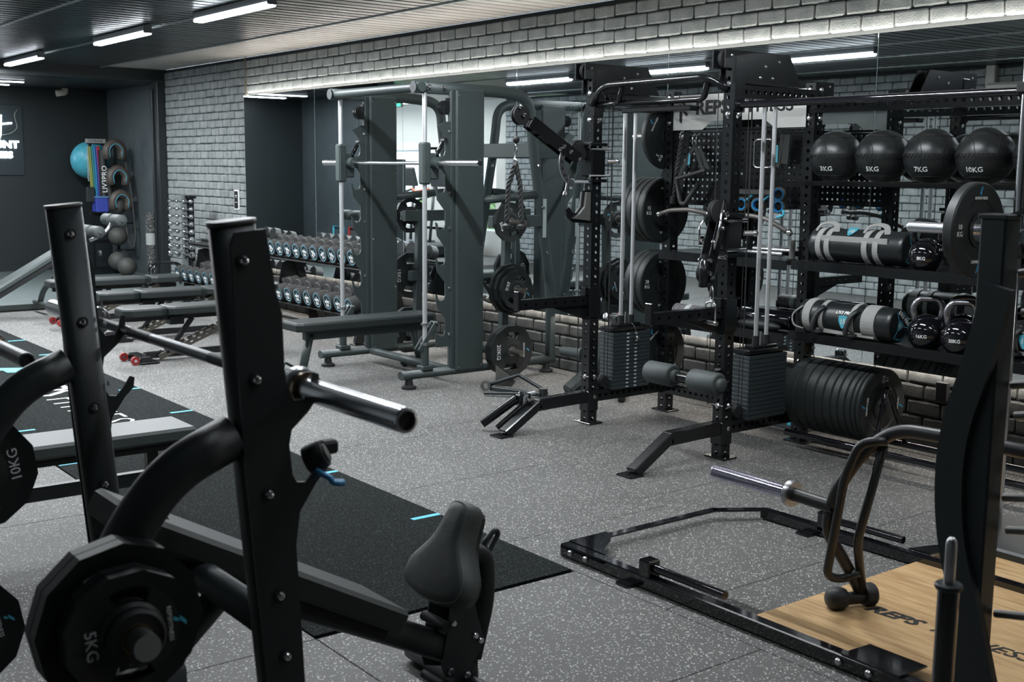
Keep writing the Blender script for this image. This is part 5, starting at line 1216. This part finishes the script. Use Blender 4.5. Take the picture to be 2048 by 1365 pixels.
tag(part('vent_pipe', G().tube([(-17.2, 5.3, 2.66), (-17.2, 5.3, 2.60), (-17.2, 5.18, 2.58)], .045, 14, fil=.05), mat('pipe_pale', (.35, .32, .28, 1), .5)), 'short pale pipe stub under the low stage ceiling', 'pipe')
# illuminated sign on the far wall
t = thing('neon_sign', 'backlit wall sign with glowing white script on a dark panel', 'sign', (-17.72, 4.5, 1.7))
part('panel', G().box((-17.735, 4.27, 1.93), (.02, 1.16, .98), ch=.004), mat('sign_panel', (.02, .03, .035, 1), .35), t, True)
mglow = mat('sign_glow', (1, 1, 1, 1), .4, emit=(.85, .92, 1, 1), es=9)
bs = lambda y, z: basis((-17.718, y, z), (0, 1, 0), (0, 0, 1))
text('COUNT', .135, mglow, bs(4.50, 1.865), t, ext=.006, world=True, bold=.006, sx=1.15); text('FITNESS', .12, mglow, bs(4.45, 1.72), t, ext=.006, world=True, bold=.006, sx=1.15)
part('script_stroke', G().tube([(-17.715, 4.56, 2.28), (-17.715, 4.54, 2.0), (-17.715, 4.51, 1.92)], .012, 8).tube([(-17.715, 4.40, 2.10), (-17.715, 4.54, 2.15), (-17.715, 4.70, 2.17)], .012, 8), mglow, t, True, kind='stuff')
part('script_tail', G().tube([(-17.715, 4.56, 2.0), (-17.715, 4.68, 2.02), (-17.715, 4.78, 2.10), (-17.715, 4.75, 2.22), (-17.715, 4.74, 2.30), (-17.715, 4.79, 2.36)], .005, 6, fil=.08), mat('script_dim', (.2, .22, .2, 1), .5), t, True)
for i, x in enumerate((-16.4, -17.1)):
    t = thing('stage_light', 'slim glowing strip light in the low stage ceiling, '+['nearer', 'farther'][i], 'light', (x, 4.1, 2.67)); y1 = (4.85, 4.7)[i]
    part('housing', G().box((x, 3.9, 2.672), (.08, 1.3, .016)), mhous, t, True); part('diffuser', G().box((x, 3.9, 2.660), (.05, 1.25, .012), ch=0), mtube, t, True)
    area('strip_glow', (x, 3.9, 2.652), (0, 0, 0), .05, 1.2, 9, (.86, .94, 1)).parent = None
# ================================================================ bench press stations at the front left
def oval(a, b, n=16, p=3.2):
    return [(a*abs(cos(t))**(2/p)*(1 if cos(t) >= 0 else -1), b*abs(sin(t))**(2/p)*(1 if sin(t) >= 0 else -1)) for t in [2*PI*i/n for i in range(n)]]
def station(X, lab):
    "X: x of the near upright; far upright at X-1.09"
    t = thing('bench_press_station', lab, 'bench press', (X-.545, 1.1, 0))
    def q(n, g, m=None, parent=None, label=None): return part(n, g, m or satin, parent or t, True, label)
    ups = []
    for k, x in enumerate((X, X-1.09)):
        s = 1 if k == 0 else -1
        A, B = V((x, 1.130, .05)), V((x, 1.006, 1.482))
        up_ = q('upright', G().tube([A, B], 1, sec=oval(.032, .047, 20), upv=(0, 1, 0)))
        part('top_cap', G().tube([B, B+V((0, -.001, .010))], 1, sec=oval(.034, .049, 20), upv=(0, 1, 0)), mat('cap_plastic', (.05, .05, .05, 1), .4), t, True)
        if k == 0 or X > -3:
            # hook plate on the inner/outer face
            px = x+(.034 if k == 0 else -.040)
            P = [(.995, 1.468), (1.062, 1.475), (1.083, 1.34), (1.095, 1.30), (1.098, 1.19), (1.103, 1.135), (1.118, 1.115), (1.145, 1.115), (1.158, 1.14), (1.165, 1.17), (1.178, 1.165), (1.175, 1.115), (1.15, 1.085), (1.112, 1.052), (1.106, 1.02), (1.112, .955), (1.122, .938), (1.142, .935), (1.165, .96), (1.185, .99), (1.198, .985), (1.194, .955), (1.168, .93), (1.128, .872), (1.118, .80), (1.135, .45), (1.05, .45), (1.02, .80), (1.003, 1.02), (.985, 1.44)]
            q('hook_plate', G(basis((px, 0, 0), (0, 1, 0), (0, 0, 1))).prism(P, .006))
        for z in (1.412, 1.167, .922, .696, .558):
            y = 1.012+(1.412-z)*.09; w_ = x+.041 if k == 0 else x+.033
            q('bolt_washer', G().lathe(frame((w_, y, z), (w_+.01, y, z)), [(.015, -.001), (.015, .0025), (0, .0025)], 20), matte)
            q('bolt', G().lathe(frame((w_, y, z), (w_+.01, y, z)), [(.0095, .002), (.0095, .005), (.007, .0095), (.0035, .0105), (.003, .0075), (0, .0075)], 18), chrome)
        for z in (1.355, 1.185, 1.155, .985): q('side_bolt', G().lathe(frame((x+.02, 1.09+(1.36-z)*.03, z), (x+.05, 1.12+(1.36-z)*.03, z)), [(.007, 0), (.007, .006), (0, .008)], 12), steel)
        q('curved_arm', G().tube([(x, .998, 1.047), (x, .86, .99), (x, .755, .86), (x, .70, .70), (x, .67, .30), (x, .60, .06)], 1, fil=.22, seg=9, sec=[(.042*cos(a), .048*sin(a)) for a in [2*PI*i/20 for i in range(20)]]))
        q('base_tube', G().tube([(x, .45, .05), (x, 1.30, .05)], 1, sec=oval(.035, .045, 16)))
        hy, hz = (.715, .74) if k == 0 else (.76, .755)
        q('storage_horn', G().cyl((x+s*.03, hy, hz), (x+s*.245, hy, hz), .0255, 24), steel)
        if k: q('horn_bracket', G().beam((x, .72, hz), (x, hy+.03, hz), .05, .07))
    q('cross_tube', G().tube([(X, 1.10, .60), (X-1.09, 1.10, .60)], .038, 20)); q('base_cross', G().tube([(X, .62, .05), (X-1.09, .62, .05)], .036, 18))
    return t
XS = -2.235
s1 = station(XS, 'dark charcoal incline bench press station with slanted uprights, nearest the camera')
def q1(n, g, m=None, parent=None, label=None, kind=None): return part(n, g, m or satin, parent or s1, True, label, kind)
# inclined back pad
pa, pb = V((-2.78, .93, .800)), V((-2.78, 1.70, .372))
u = (pb-pa).normalized(); nrm = V((1, 0, 0)).cross(u)*-1
if nrm.z < 0: nrm = -nrm
W = .135
q1('back_pad', G().beam(pa-nrm*.035, pb-nrm*.035, .275, .07, nrm, .012), leather)
q1('pad_board', G().beam(pa-nrm*.085+u*.03, pb-nrm*.085-u*.03, .22, .03, nrm, .003), matte)
q1('spine_tube', G().tube([V((-2.78, 1.08, .60)), V((-2.78, 1.90, .175))], 1, sec=oval(.036, .042, 18)))
q1('spine_bracket', G(basis((-2.742, 0, 0), (0, 1, 0), (0, 0, 1))).prism([(.945, .81), (1.0, .825), (1.10, .64), (1.04, .58), (.92, .72)], .006))
q1('support_leg', G().tube([(-2.56, 1.10, .585), (-2.72, .95, .32), (-2.78, .80, .05)], .034, 16))
q1('pad_tag', G().box(pa+u*.16-nrm*.10+V((.14, 0, 0)), (.002, .012, .008), None, 0), white)
# seat
mseat = mat('worn_seat_vinyl', (.040, .047, .046, 1), .5, noise=.3, nscale=12, bump=.35, bscale=350)
sb, stp = V((-2.80, 1.872, .335)), V((-2.80, 2.005, .600))
sy_ = (stp-sb).normalized(); sx_ = V((1, 0, 0)); sn = V((0, -sy_.z, sy_.y))
L = (stp-sb).length
out = [(-.155, .045), (-.145, .015), (-.11, -.005), (0, -.02), (.11, -.005), (.145, .015), (.155, .045), (.142, .085), (.105, .125), (.072, .165), (.056, .21), (.050, .255), (.040, .285), (.02, L), (-.02, L), (-.040, .285), (-.050, .255), (-.056, .21), (-.072, .165), (-.105, .125), (-.142, .085)]
# smooth outline
def smooth(poly, k=2):
    for _ in range(k):
        o = []
        for i in range(len(poly)):
            a, b = poly[i], poly[(i+1) % len(poly)]; o += [(a[0]*.75+b[0]*.25, a[1]*.75+b[1]*.25), (a[0]*.25+b[0]*.75, a[1]*.25+b[1]*.75)]
        poly = o
    return poly
out = smooth(out, 1); Mx = M(((sx_.x, sy_.x, sn.x, sb.x), (sx_.y, sy_.y, sn.y, sb.y), (sx_.z, sy_.z, sn.z, sb.z), (0, 0, 0, 1)))
vs = []; n = len(out); cx, cy = 0, .13
for z, f in ((-.035, .93), (-.03, .98), (.005, 1.0), (.025, .985), (.036, .93), (.042, .80), (.044, .5), (.044, .2)):
    vs += [(cx+(x-cx)*f, cy+(y-cy)*f, z-.10*abs(x*f)**1.6*1.6) for x, y in out]
fs = [(k*n+i, k*n+(i+1) % n, (k+1)*n+(i+1) % n, (k+1)*n+i) for k in range(7) for i in range(n)]+[tuple(range(7*n, 8*n)), tuple(range(n))[::-1]]
sg_ = G(Mx); sg_.add(vs, fs, None, [True]*(7*n)+[True, False]); q1('seat', sg_, mseat, label='worn dark saddle shaped seat pad tilted steeply')
seam = [(cx+(x-cx)*.955, cy+(y-cy)*.955, .0335-.10*abs(x*.955)**1.6*1.6) for x, y in out]
q1('seat_seam', G(Mx).tube([V(p) for p in seam], .0014, 5, closed=True), mat('seam_grey', (.10, .11, .10, 1), .7), kind='stuff')
q1('seat_board', G(Mx).prism([(x*.92, (y-.13)*.92+.13) for x, y in out], .012, None, -.05), matte)
q1('seat_post', G().tube([(-2.80, 1.965, .46), (-2.80, 2.045, .44), (-2.80, 2.05, .30), (-2.80, 2.0, .12)], 1, fil=.06, sec=oval(.05, .03, 18)), matte)
q1('seat_handle', G().tube([(-2.80, 2.055, .46), (-2.80, 2.10, .50), (-2.80, 2.115, .485), (-2.80, 2.075, .43)], .009, 10, closed=True, fil=.02), satin)
for dx in (-.055, .055):
    q1('seat_plate', G(basis((-2.80+dx-.003, 0, 0), (0, 1, 0), (0, 0, 1))).prism([(1.905, .345), (1.955, .345), (1.985, .30), (2.015, .20), (2.01, .16), (1.955, .075), (1.875, .10), (1.865, .135), (1.885, .24)], .006))
for (y, z, r_) in ((1.925, .31, .010), (1.905, .262, .010), (1.985, .205, .010), (2.005, .185, .010), (1.895, .115, .012), (1.955, .088, .012)):
    q1('bolt', G().lathe(frame((-2.742, y, z), (-2.73, y, z)), [(r_, 0), (r_, .006), (r_*.7, .010), (0, .010)], 6 if r_ > .011 else 16), chrome)
q1('seat_pin', G().cyl((-2.86, 1.88, .255), (-2.74, 1.88, .255), .016, 14).cyl((-2.80, 1.84, .10), (-2.70, 1.84, .10), .014, 14), matte)
q1('front_foot', G().tube([(-2.80, 1.985, .125), (-2.80, 1.99, .02)], 1, sec=oval(.035, .04, 16)).cyl((-2.80, 1.99, 0), (-2.80, 1.99, .022), .05, 20), rubber)
q1('front_cross', G().tube([(-3.1, 1.99, .035), (-2.5, 1.99, .035)], .03, 14))
# plates on the horns
def uplate(x, r, w, kg, lb, rot): return urethane(kg+'KG', r, w, AX(x, *((.715, .74) if x > -3 else (.76, .755))), lb, rot=rot, group='twelve sided plates on the bench press station')
x = XS+.05
for r, w, kg, lb in ((.160, .030, '10', 'largest twelve sided plate at the lower left, innermost on the horn'), (.160, .030, '10', 'second large twelve sided plate at the lower left, outside its twin'),
                     (.124, .026, '5', 'smaller twelve sided plate at the lower left, behind the one marked 5KG'), (.124, .026, '5', 'smaller twelve sided plate marked 5KG at the lower left, outermost')):
    x += w/2; uplate(x, r, w, kg, lb, 4 if kg == '5' else 12); x += w/2+.004
t = thing('fractional_plate', 'small round black disc in front of the 5KG plate at the lower left', 'weight plate', (x, .715, .74))
part('disc', G().lathe(frame((0, 0, 0), (.02, 0, 0)), [(.027, 0), (.052, 0), (.056, .006), (.056, .016), (.050, .021), (.048, .021), (.046, .017), (.030, .017), (.027, .0)], 32), rubber, t)
part('rim_line', G().lathe(frame((0, 0, 0), (.02, 0, 0)), [(.0272, .0175), (.0295, .0175)], 28), mat('brass_ring', (.25, .18, .08, 1), .4, .8), t)
x = XS-1.09-.05
for r, w, kg, lb in ((.160, .030, '10', 'twelve sided plate marked 10KG at the left edge behind the curved arm'), (.160, .030, '10', 'second twelve sided plate behind the one marked 10KG at the left edge')):
    x -= w/2; uplate(x, r, w, kg, lb, 188); x -= w/2+.004
urethane('10KG', .16, .03, AX(-3.30, .68, .34), 'twelve sided plate low at the left edge of the picture', rot=10, group='twelve sided plates on the bench press station')
# station 2
s2 = station(-4.435, 'second bench press station beyond the near one, mostly out of frame')
s2.location.x -= .34; s2.location.y -= .20; WM[s2.name] = M.Translation(s2.location)
for c_ in s2.children: WM[c_.name] = WM[s2.name]
def q2(n, g, m=None): return part(n, g, m or satin, s2, True)
mp2 = mat('pale_grey_vinyl', (.055, .068, .068, 1), .45)
q2('flat_pad', G().box((-4.99, 1.52, .435), (.28, .96, .06), ch=.012), mp2)
q2('pad_board', G().box((-4.99, 1.52, .385), (.20, .92, .035), ch=.003), matte)
q2('low_rail', G().beam((-4.99, 1.06, .235), (-4.99, 1.84, .235), .045, .06)); q2('leg', G().beam((-4.99, 1.84, .02), (-4.99, 1.84, .37), .05, .05)); q2('foot', G().beam((-5.25, 1.84, .03), (-4.73, 1.84, .03), .06, .05, (0, 0, 1)))
# barbells
def barbell(y, z, xc, lab, m=None, L=2.2):
    t = thing('barbell', lab, 'barbell', (xc, y, z))
    part('shaft', G().cyl((-.655, 0, 0), (.655, 0, 0), .0143, 20), mat('bar_shaft', (.16, .17, .18, 1), .35, .9), t)
    for a, b in ((-.62, -.44), (-.36, -.20), (.20, .36), (.44, .62)): part('knurling', G().cyl((a, 0, 0), (b, 0, 0), .0148, 20), mat('knurl', (.05, .055, .06, 1), .5, .7), t)
    for s in (-1, 1):
        sl = part('sleeve', G().lathe(frame((s*.655, 0, 0), (s*1.10, 0, 0)), [(.015, 0), (.042, 0), (.044, .003), (.044, .022), (.040, .026), (.028, .028), (.0255, .032), (.0255, .438), (.024, .444), (.019, .445), (.019, .436), (0, .436)], 36), m or sleevem, t)
        part('sleeve_end', G().lathe(frame((s*1.088, 0, 0), (s*1.10, 0, 0)), [(.0188, -.001), (.0188, .0035), (0, .0035)], 28), mat('end_black', (.012, .011, .010, 1), .4), sl)
        part('snap_ring', G().lathe(frame((s*.684, 0, 0), (s*.70, 0, 0)), [(.028, 0), (.036, .002), (.036, .018), (.028, .02)], 32), mat('bronze_ring', (.25, .20, .15, 1), .25, 1), sl)
    return t
barbell(1.172, 1.127, -2.94, 'steel olympic barbell resting across the hooks of the near bench press station')
barbell(1.045, .975, -5.0, 'barbell of the second station, its grey end showing at the left edge', satin)
t = thing('barbell_collar', 'black barbell collar with blue lever hanging on the lower hook of the near upright', 'collar', (-2.20, 1.17, .985))
A = frame((0, 0, 0), (.6, .78, .45))
part('ring', G().lathe(A, [(.020, -.022), (.029, -.022), (.031, -.014), (.031, .014), (.029, .022), (.020, .022), (.020, -.022)], 28), matte, t)
part('pad', G().lathe(A, [(.0, -.012), (.0205, -.012), (.0205, .028), (.012, .030), (0, .030)], 24), mat('collar_pad_grey', (.16, .16, .15, 1), .5), t)
part('lever', G().tube([(.02, -.012, -.02), (.028, -.0, -.032), (.034, .014, -.04), (.037, .02, -.052), (.04, .045, -.055)], .009, 8, fil=.01, sec=oval(.009, .006, 10)), mat('collar_blue2', (.03, .20, .42, 1), .45), t)
part('jaw', G().box((.0, .03, .018), (.03, .04, .03), None, .006), matte, t)
# ================================================================ platform frame and wood inlay
pf = thing('platform_frame', 'glossy black steel lifting platform frame lying on the flecked floor', 'platform', (-2.6, 3.6, 0))
def pq(n, g, m=None, label=None): return part(n, g, m or gloss, pf, True, label)
pq('near_rail', G().beam((-3.625, 3.085, .027), (-1.2, 3.085, .027), .05, .052))
pq('left_rail', G().beam((-3.60, 3.11, .046), (-3.60, 3.98, .046), .045, .008, (0, 0, 1), .002).beam((-3.60, 3.96, .046), (-3.46, 4.17, .046), .045, .008, (0, 0, 1), .002))
pq('far_rail', G().beam((-3.48, 4.17, .027), (-1.2, 4.17, .027), .045, .045))
pq('gusset', G(T(0, 0, .050)).prism([(-3.625, 3.11), (-3.40, 3.11), (-3.46, 3.16), (-3.52, 3.25), (-3.575, 3.30), (-3.625, 3.32)], .006))
for x in (-3.555, -3.46, -2.215, -2.10): pq('bolt', G().lathe(frame((x, 3.06, .028), (x, 3.05, .028)), [(.013, 0), (.013, .006), (.009, .011), (0, .011)], 16), steel)
for y, s in ((3.085, 1), (4.17, 1)):
    pq('band_peg', G().cyl((-3.13, y+.01, .085), (-2.74, y+.01, .085), .0165, 18), gloss)
    pq('peg_bracket', G().box((-3.13, y+.01, .07), (.06, .065, .09), ch=.006))
    pq('anchor', G().box((-3.20, y-.045, .006), (.07, .05, .012)))
pq('cover_plate', G(T(0, 0, .053)).prism([(-2.21, 3.06), (-1.99, 3.06), (-1.985, 3.20), (-2.20, 3.20)], .006), gloss)
pq('corner_gusset', G(T(0, 0, .05)).prism([(-2.72, 4.19), (-2.62, 4.19), (-2.55, 4.60), (-2.58, 4.60)], .006))
mwood = bpy.data.materials.new('oak_inlay'); mwood.use_nodes = True; nt = mwood.node_tree; b = nt.nodes['Principled BSDF']; N = nt.nodes.new; LK = nt.links.new
g_ = N('ShaderNodeNewGeometry'); mp = N('ShaderNodeMapping'); mp.inputs['Scale'].default_value = (3.0, 30, 1); LK(g_.outputs['Position'], mp.inputs['Vector'])
n_ = N('ShaderNodeTexNoise'); n_.inputs['Scale'].default_value = 1.2; n_.inputs['Detail'].default_value = 9; n_.inputs['Distortion'].default_value = 1.2; LK(mp.outputs[0], n_.inputs['Vector'])
cr = N('ShaderNodeValToRGB'); cr.color_ramp.elements[0].position = .3; cr.color_ramp.elements[0].color = (.36, .21, .095, 1); cr.color_ramp.elements[1].position = .7; cr.color_ramp.elements[1].color = (.60, .41, .21, 1)
LK(n_.outputs[0], cr.inputs[0]); LK(cr.outputs[0], b.inputs['Base Color']); b.inputs['Roughness'].default_value = .42
wp = thing('wooden_platform', 'honey oak platform boards with black REPSFITNESS lettering inside the frame', 'platform', (-1.7, 3.9, 0))
for k in range(7): part('board', G().box((-1.60, 3.215+.205*k, .012), (2.11, .2046, .022), ch=.0008), mwood, wp, True)
text('REPS', .088, matte, basis((-2.362, 3.56, .0238), (1, .05, 0), (-.05, 1, 0)), wp, shear=.35, bold=.003, sx=1.12, world=True)
text('FITNESS', .088, matte, basis((-2.03, 3.577, .0238), (1, .05, 0), (-.05, 1, 0)), wp, shear=.35, bold=.0008, sx=1.15, world=True)
# ================================================================ open trap bar
mtb = mat('trap_bar_black', (.035, .036, .036, 1), .38, .3)
t = thing('trap_bar', 'open trap bar with chrome sleeve standing on its rubber feet on the oak boards', 'trap bar', (-2.45, 3.4, 0))
def tq(n, g, m=None): return part(n, g, m or mtb, t, True)
Y = 3.35
tq('sleeve', G().lathe(frame((-2.685, Y, .438), (-3.06, Y, .444)), [(.0, 0), (.0235, 0), (.025, .004), (.025, .355), (.023, .36), (0, .36)], 30), mat('ribbed_sleeve', (.62, .60, .72, 1), .2, 1))
g = G()
for k in range(34): g.lathe(frame((-2.70-.0102*k, Y, .4385), (-2.71-.0102*k, Y, .4385)), [(.0256, 0), (.0256, .005)], 24)
tq('sleeve_rib', g, mat('rib_steel', (.75, .74, .85, 1), .15, 1)) if 0 else part('sleeve_rib', g, mat('rib_steel', (.70, .68, .85, 1), .12, 1), t, True, kind='stuff')
tq('flange', G().lathe(frame((-2.655, Y, .438), (-2.69, Y, .438)), [(.022, 0), (.046, 0), (.050, .006), (.050, .020), (.040, .028), (.026, .030)], 32), steel)
tq('inner_shaft', G().cyl((-2.67, Y, .438), (-2.48, Y, .432), .024, 24))
tq('main_frame', G().tube([(-2.49, Y, .435), (-2.47, Y, .50), (-2.40, Y+.03, .64), (-2.28, Y+.05, .745), (-1.93, Y+.05, .755), (-1.2, Y+.05, .755)], .023, 18, fil=.09))
tq('lower_frame', G().tube([(-2.49, Y, .44), (-2.53, Y+.03, .33), (-2.50, Y+.11, .20), (-2.49, Y+.20, .07)], .022, 18, fil=.10))
tq('handle_loop', G().tube([(-2.30, Y+.03, .70), (-2.37, Y-.02, .69), (-2.42, Y-.03, .56), (-2.52, Y+.03, .16), (-2.50, Y+.10, .14), (-2.46, Y+.14, .17)], .016, 14, fil=.05))
tq('handle_loop', G().tube([(-2.32, Y+.04, .68), (-2.44, Y+.09, .30), (-2.48, Y+.19, .09)], .0165, 14, fil=.04))
for (a, b2_) in (((-2.475, 3.36), (-2.43, 3.46)),):
    tq('foot_axle', G().cyl((-2.52, 3.47, .055), (-2.465, 3.60, .055), .024, 18), rubber)
    tq('rubber_foot', G().lathe(frame((-2.535, 3.415, .062), (-2.503, 3.49, .062)), [(0, -.004), (.026, 0), (.038, .010), (.041, .03), (.041, .055), (.034, .07), (.024, .075)], 28, hard=False), rubber)
    tq('rubber_foot', G().lathe(frame((-2.485, 3.565, .062), (-2.463, 3.62, .062)), [(.026, -.012), (.041, -.008), (.043, 0), (.043, .03), (.038, .038), (0, .04)], 28), rubber)
# ================================================================ near rack post at the right edge
t = thing('plate_rack', 'tall dark steel post rack with storage pegs at the right edge of the picture', 'rack', (-1.72, 3.0, 0))
def nq(n, g, m=None, label=None): return part(n, g, m or satin, t, True, label)
nq('post', G().box((-1.728, 3.0, .765), (.076, .076, 1.43), ch=.006)); nq('post_cap', G().box((-1.728, 3.0, 1.484), (.086, .084, .014), ch=.003))
nq('gusset', G(basis((0, 3.03, 0), (1, 0, 0), (0, 0, 1))).prism([(-1.72, 1.49), (-1.69, 1.50), (-1.50, 1.64), (-1.2, 1.70), (-1.2, 1.60), (-1.50, 1.52), (-1.62, 1.49)], .01))
nq('rear_post', G().box((-1.40, 3.20, .8), (.08, .08, 1.55), ch=.006)); nq('base', G().beam((-1.9, 3.0, .05), (-1.0, 3.0, .05), .08, .05))
for k, z in enumerate((1.33, 1.22, 1.02, .93, .70, .60, .36)):
    nq('peg', G().cyl((-1.69, 3.05+.03*(k % 2), z), (-1.45, 3.05+.03*(k % 2), z+.05), .012, 12), mat('peg_grey', (.2, .2, .19, 1), .4, .7))
nq('curved_leg', G().tube([(-1.69, 2.95, 1.30), (-1.73, 2.95, 1.10), (-1.80, 2.95, .86), (-1.79, 2.95, .60), (-1.71, 2.95, .36), (-1.62, 2.95, .05)], 1, fil=.22, seg=8, sec=[(-.042, -.012), (.042, -.012), (.042, .012), (-.042, .012)], upv=(0, 1, 0), smooth=False), label='broad curved dark steel strap in front of the post')
t = thing('pin_loader', 'upright black loading post with round-topped steel pin at the lower right', 'loading pin', (-1.51, 2.5, 0))
part('tube', G().cyl((-1.508, 2.5, .0), (-1.508, 2.5, .612), .0255, 26), gloss, t, True); part('flange', G().lathe(T(-1.508, 2.5, .606), [(.0, 0), (.030, 0), (.033, .004), (.033, .012), (.030, .015), (0, .015)], 30), satin, t, True)
part('pin', G().lathe(T(-1.508, 2.5, .62), [(.013, 0), (.0135, .002), (.0135, .098), (.012, .108), (.007, .115), (0, .117)], 24, hard=False), steel, t, True)
part('base', G().box((-1.508, 2.5, .01), (.3, .3, .02)), satin, t, True)
# loaded barbell beyond, with its 10 kg plate
barbell(4.72, 1.355, -2.06, 'loaded barbell racked at the right, its bare sleeve tip pointing left')
bumper('10', .207, .052, mx=AX(-2.84, 4.72, 1.355), rot=0, label='black bumper plate marked 10 KG on the racked barbell at the right', name='bumper_plate')
t = thing('squat_stand', 'chrome and black upright stand at the right edge holding the loaded barbell', 'rack', (-2.6, 4.72, 0))
part('chrome_pole', G().cyl((-2.64, 4.72, .05), (-2.64, 4.72, 2.7), .022, 20), chrome, t, True)
part('base', G().box((-2.5, 4.72, .03), (.5, .5, .06), ch=.01), satin, t, True)
part('hook', G(basis((-2.60, 0, 0), (0, 1, 0), (0, 0, 1))).prism([(4.76, 1.26), (4.76, 1.42), (4.745, 1.42), (4.742, 1.338), (4.70, 1.338), (4.69, 1.37), (4.675, 1.365), (4.68, 1.31), (4.74, 1.25)], .03), satin, t, True)
part('clamp', G().box((-2.64, 4.72, 1.95), (.07, .07, .05), ch=.01).box((-2.64, 4.72, 1.28), (.08, .08, .07), ch=.01), matte, t, True)
# ================================================================ things seen only in the mirror
t = thing('air_conditioner', 'off-white split air conditioner high on the opposite brick wall, reflected in the mirror', 'air conditioner', (-7.3, -.8, 2.45))
mac = mat('ac_plastic', (.48, .47, .43, 1), .5)
part('body', G().box((-7.1, -.84, 2.47), (1.0, .24, .30), ch=.03), mac, t, True); part('louvre', G().box((-7.1, -.715, 2.36), (.9, .01, .05)), mhous, t, True); part('pipe_cover', G().box((-7.65, -.95, 2.66), (.12, .08, .35), ch=.01), mac, t, True)
t = thing('exit_sign', 'green illuminated exit sign under the ceiling, reflected in the mirror', 'sign', (-16.62, 1.53, 2.66))
part('box', G().box((-16.62, 1.53, 2.66), (.36, .05, .18)), white, t, True)
ex = mat('exit_green', (0, .3, .12, 1), .5, emit=(.05, .8, .35, 1), es=2.5); part('panel', G().box((-16.62, 1.56, 2.66), (.33, .01, .15), ch=0), ex, t, True)
text('EXIT', .12, white, basis((-16.62, 1.567, 2.66), (-1, 0, 0), (0, 0, 1)), t, world=True)
for i, x in enumerate((-20.4, -19.2, -18.0)):
    t = thing('treadmill', 'dark treadmill before the bright window, reflected in the mirror, '+['leftmost', 'middle', 'rightmost'][i], 'treadmill', (x, -.2, 0), group='treadmills in front of the windows')
    part('deck', G().box((0, .25, .12), (.72, 1.6, .2), ch=.03), satin, t); part('console', G().box((0, -.45, 1.36), (.72, .06, .36), R(-15, 'X'), .02), matte, t)
    for s in (-1, 1): part('mast', G().tube([(s*.34, -.4, .1), (s*.36, -.5, 1.25)], .03, 10), satin, t); part('handrail', G().tube([(s*.36, -.45, 1.18), (s*.36, .2, 1.0)], .022, 10), satin, t)
    part('handle', G().tube([(-.3, -.42, 1.2), (0, -.3, 1.15), (.3, -.42, 1.2)], .018, 10), mat('orange_grip', (.6, .12, .04, 1), .5), t)
t = thing('wall_post', 'chest-high dark partition post before the windows, reflected in the mirror', 'column', (-14.9, 2.6, 0)); part('shaft', G().box((-14.9, 2.6, .86), (.28, .14, 1.72), ch=.01), mdark, t, True); part('plinth', G().box((-14.9, 2.6, .04), (.34, .22, .08), ch=.01), mdark, t, True)
for i, (x, c) in enumerate(((-16.55, cyan), (-16.05, mat('frame_red', (.5, .02, .02, 1), .5)))):
    t = thing('wall_frame', ['pale blue', 'red'][i]+' square outline low on the slate wall, reflected in the mirror', 'frame', (x, 2.66, .9))
    part('outline', G().tube([(x-.16, 2.665, .2), (x-.16, 2.665, .66), (x+.16, 2.665, .66), (x+.16, 2.665, .2)], .014, 6, closed=True, smooth=False), c, t, True)
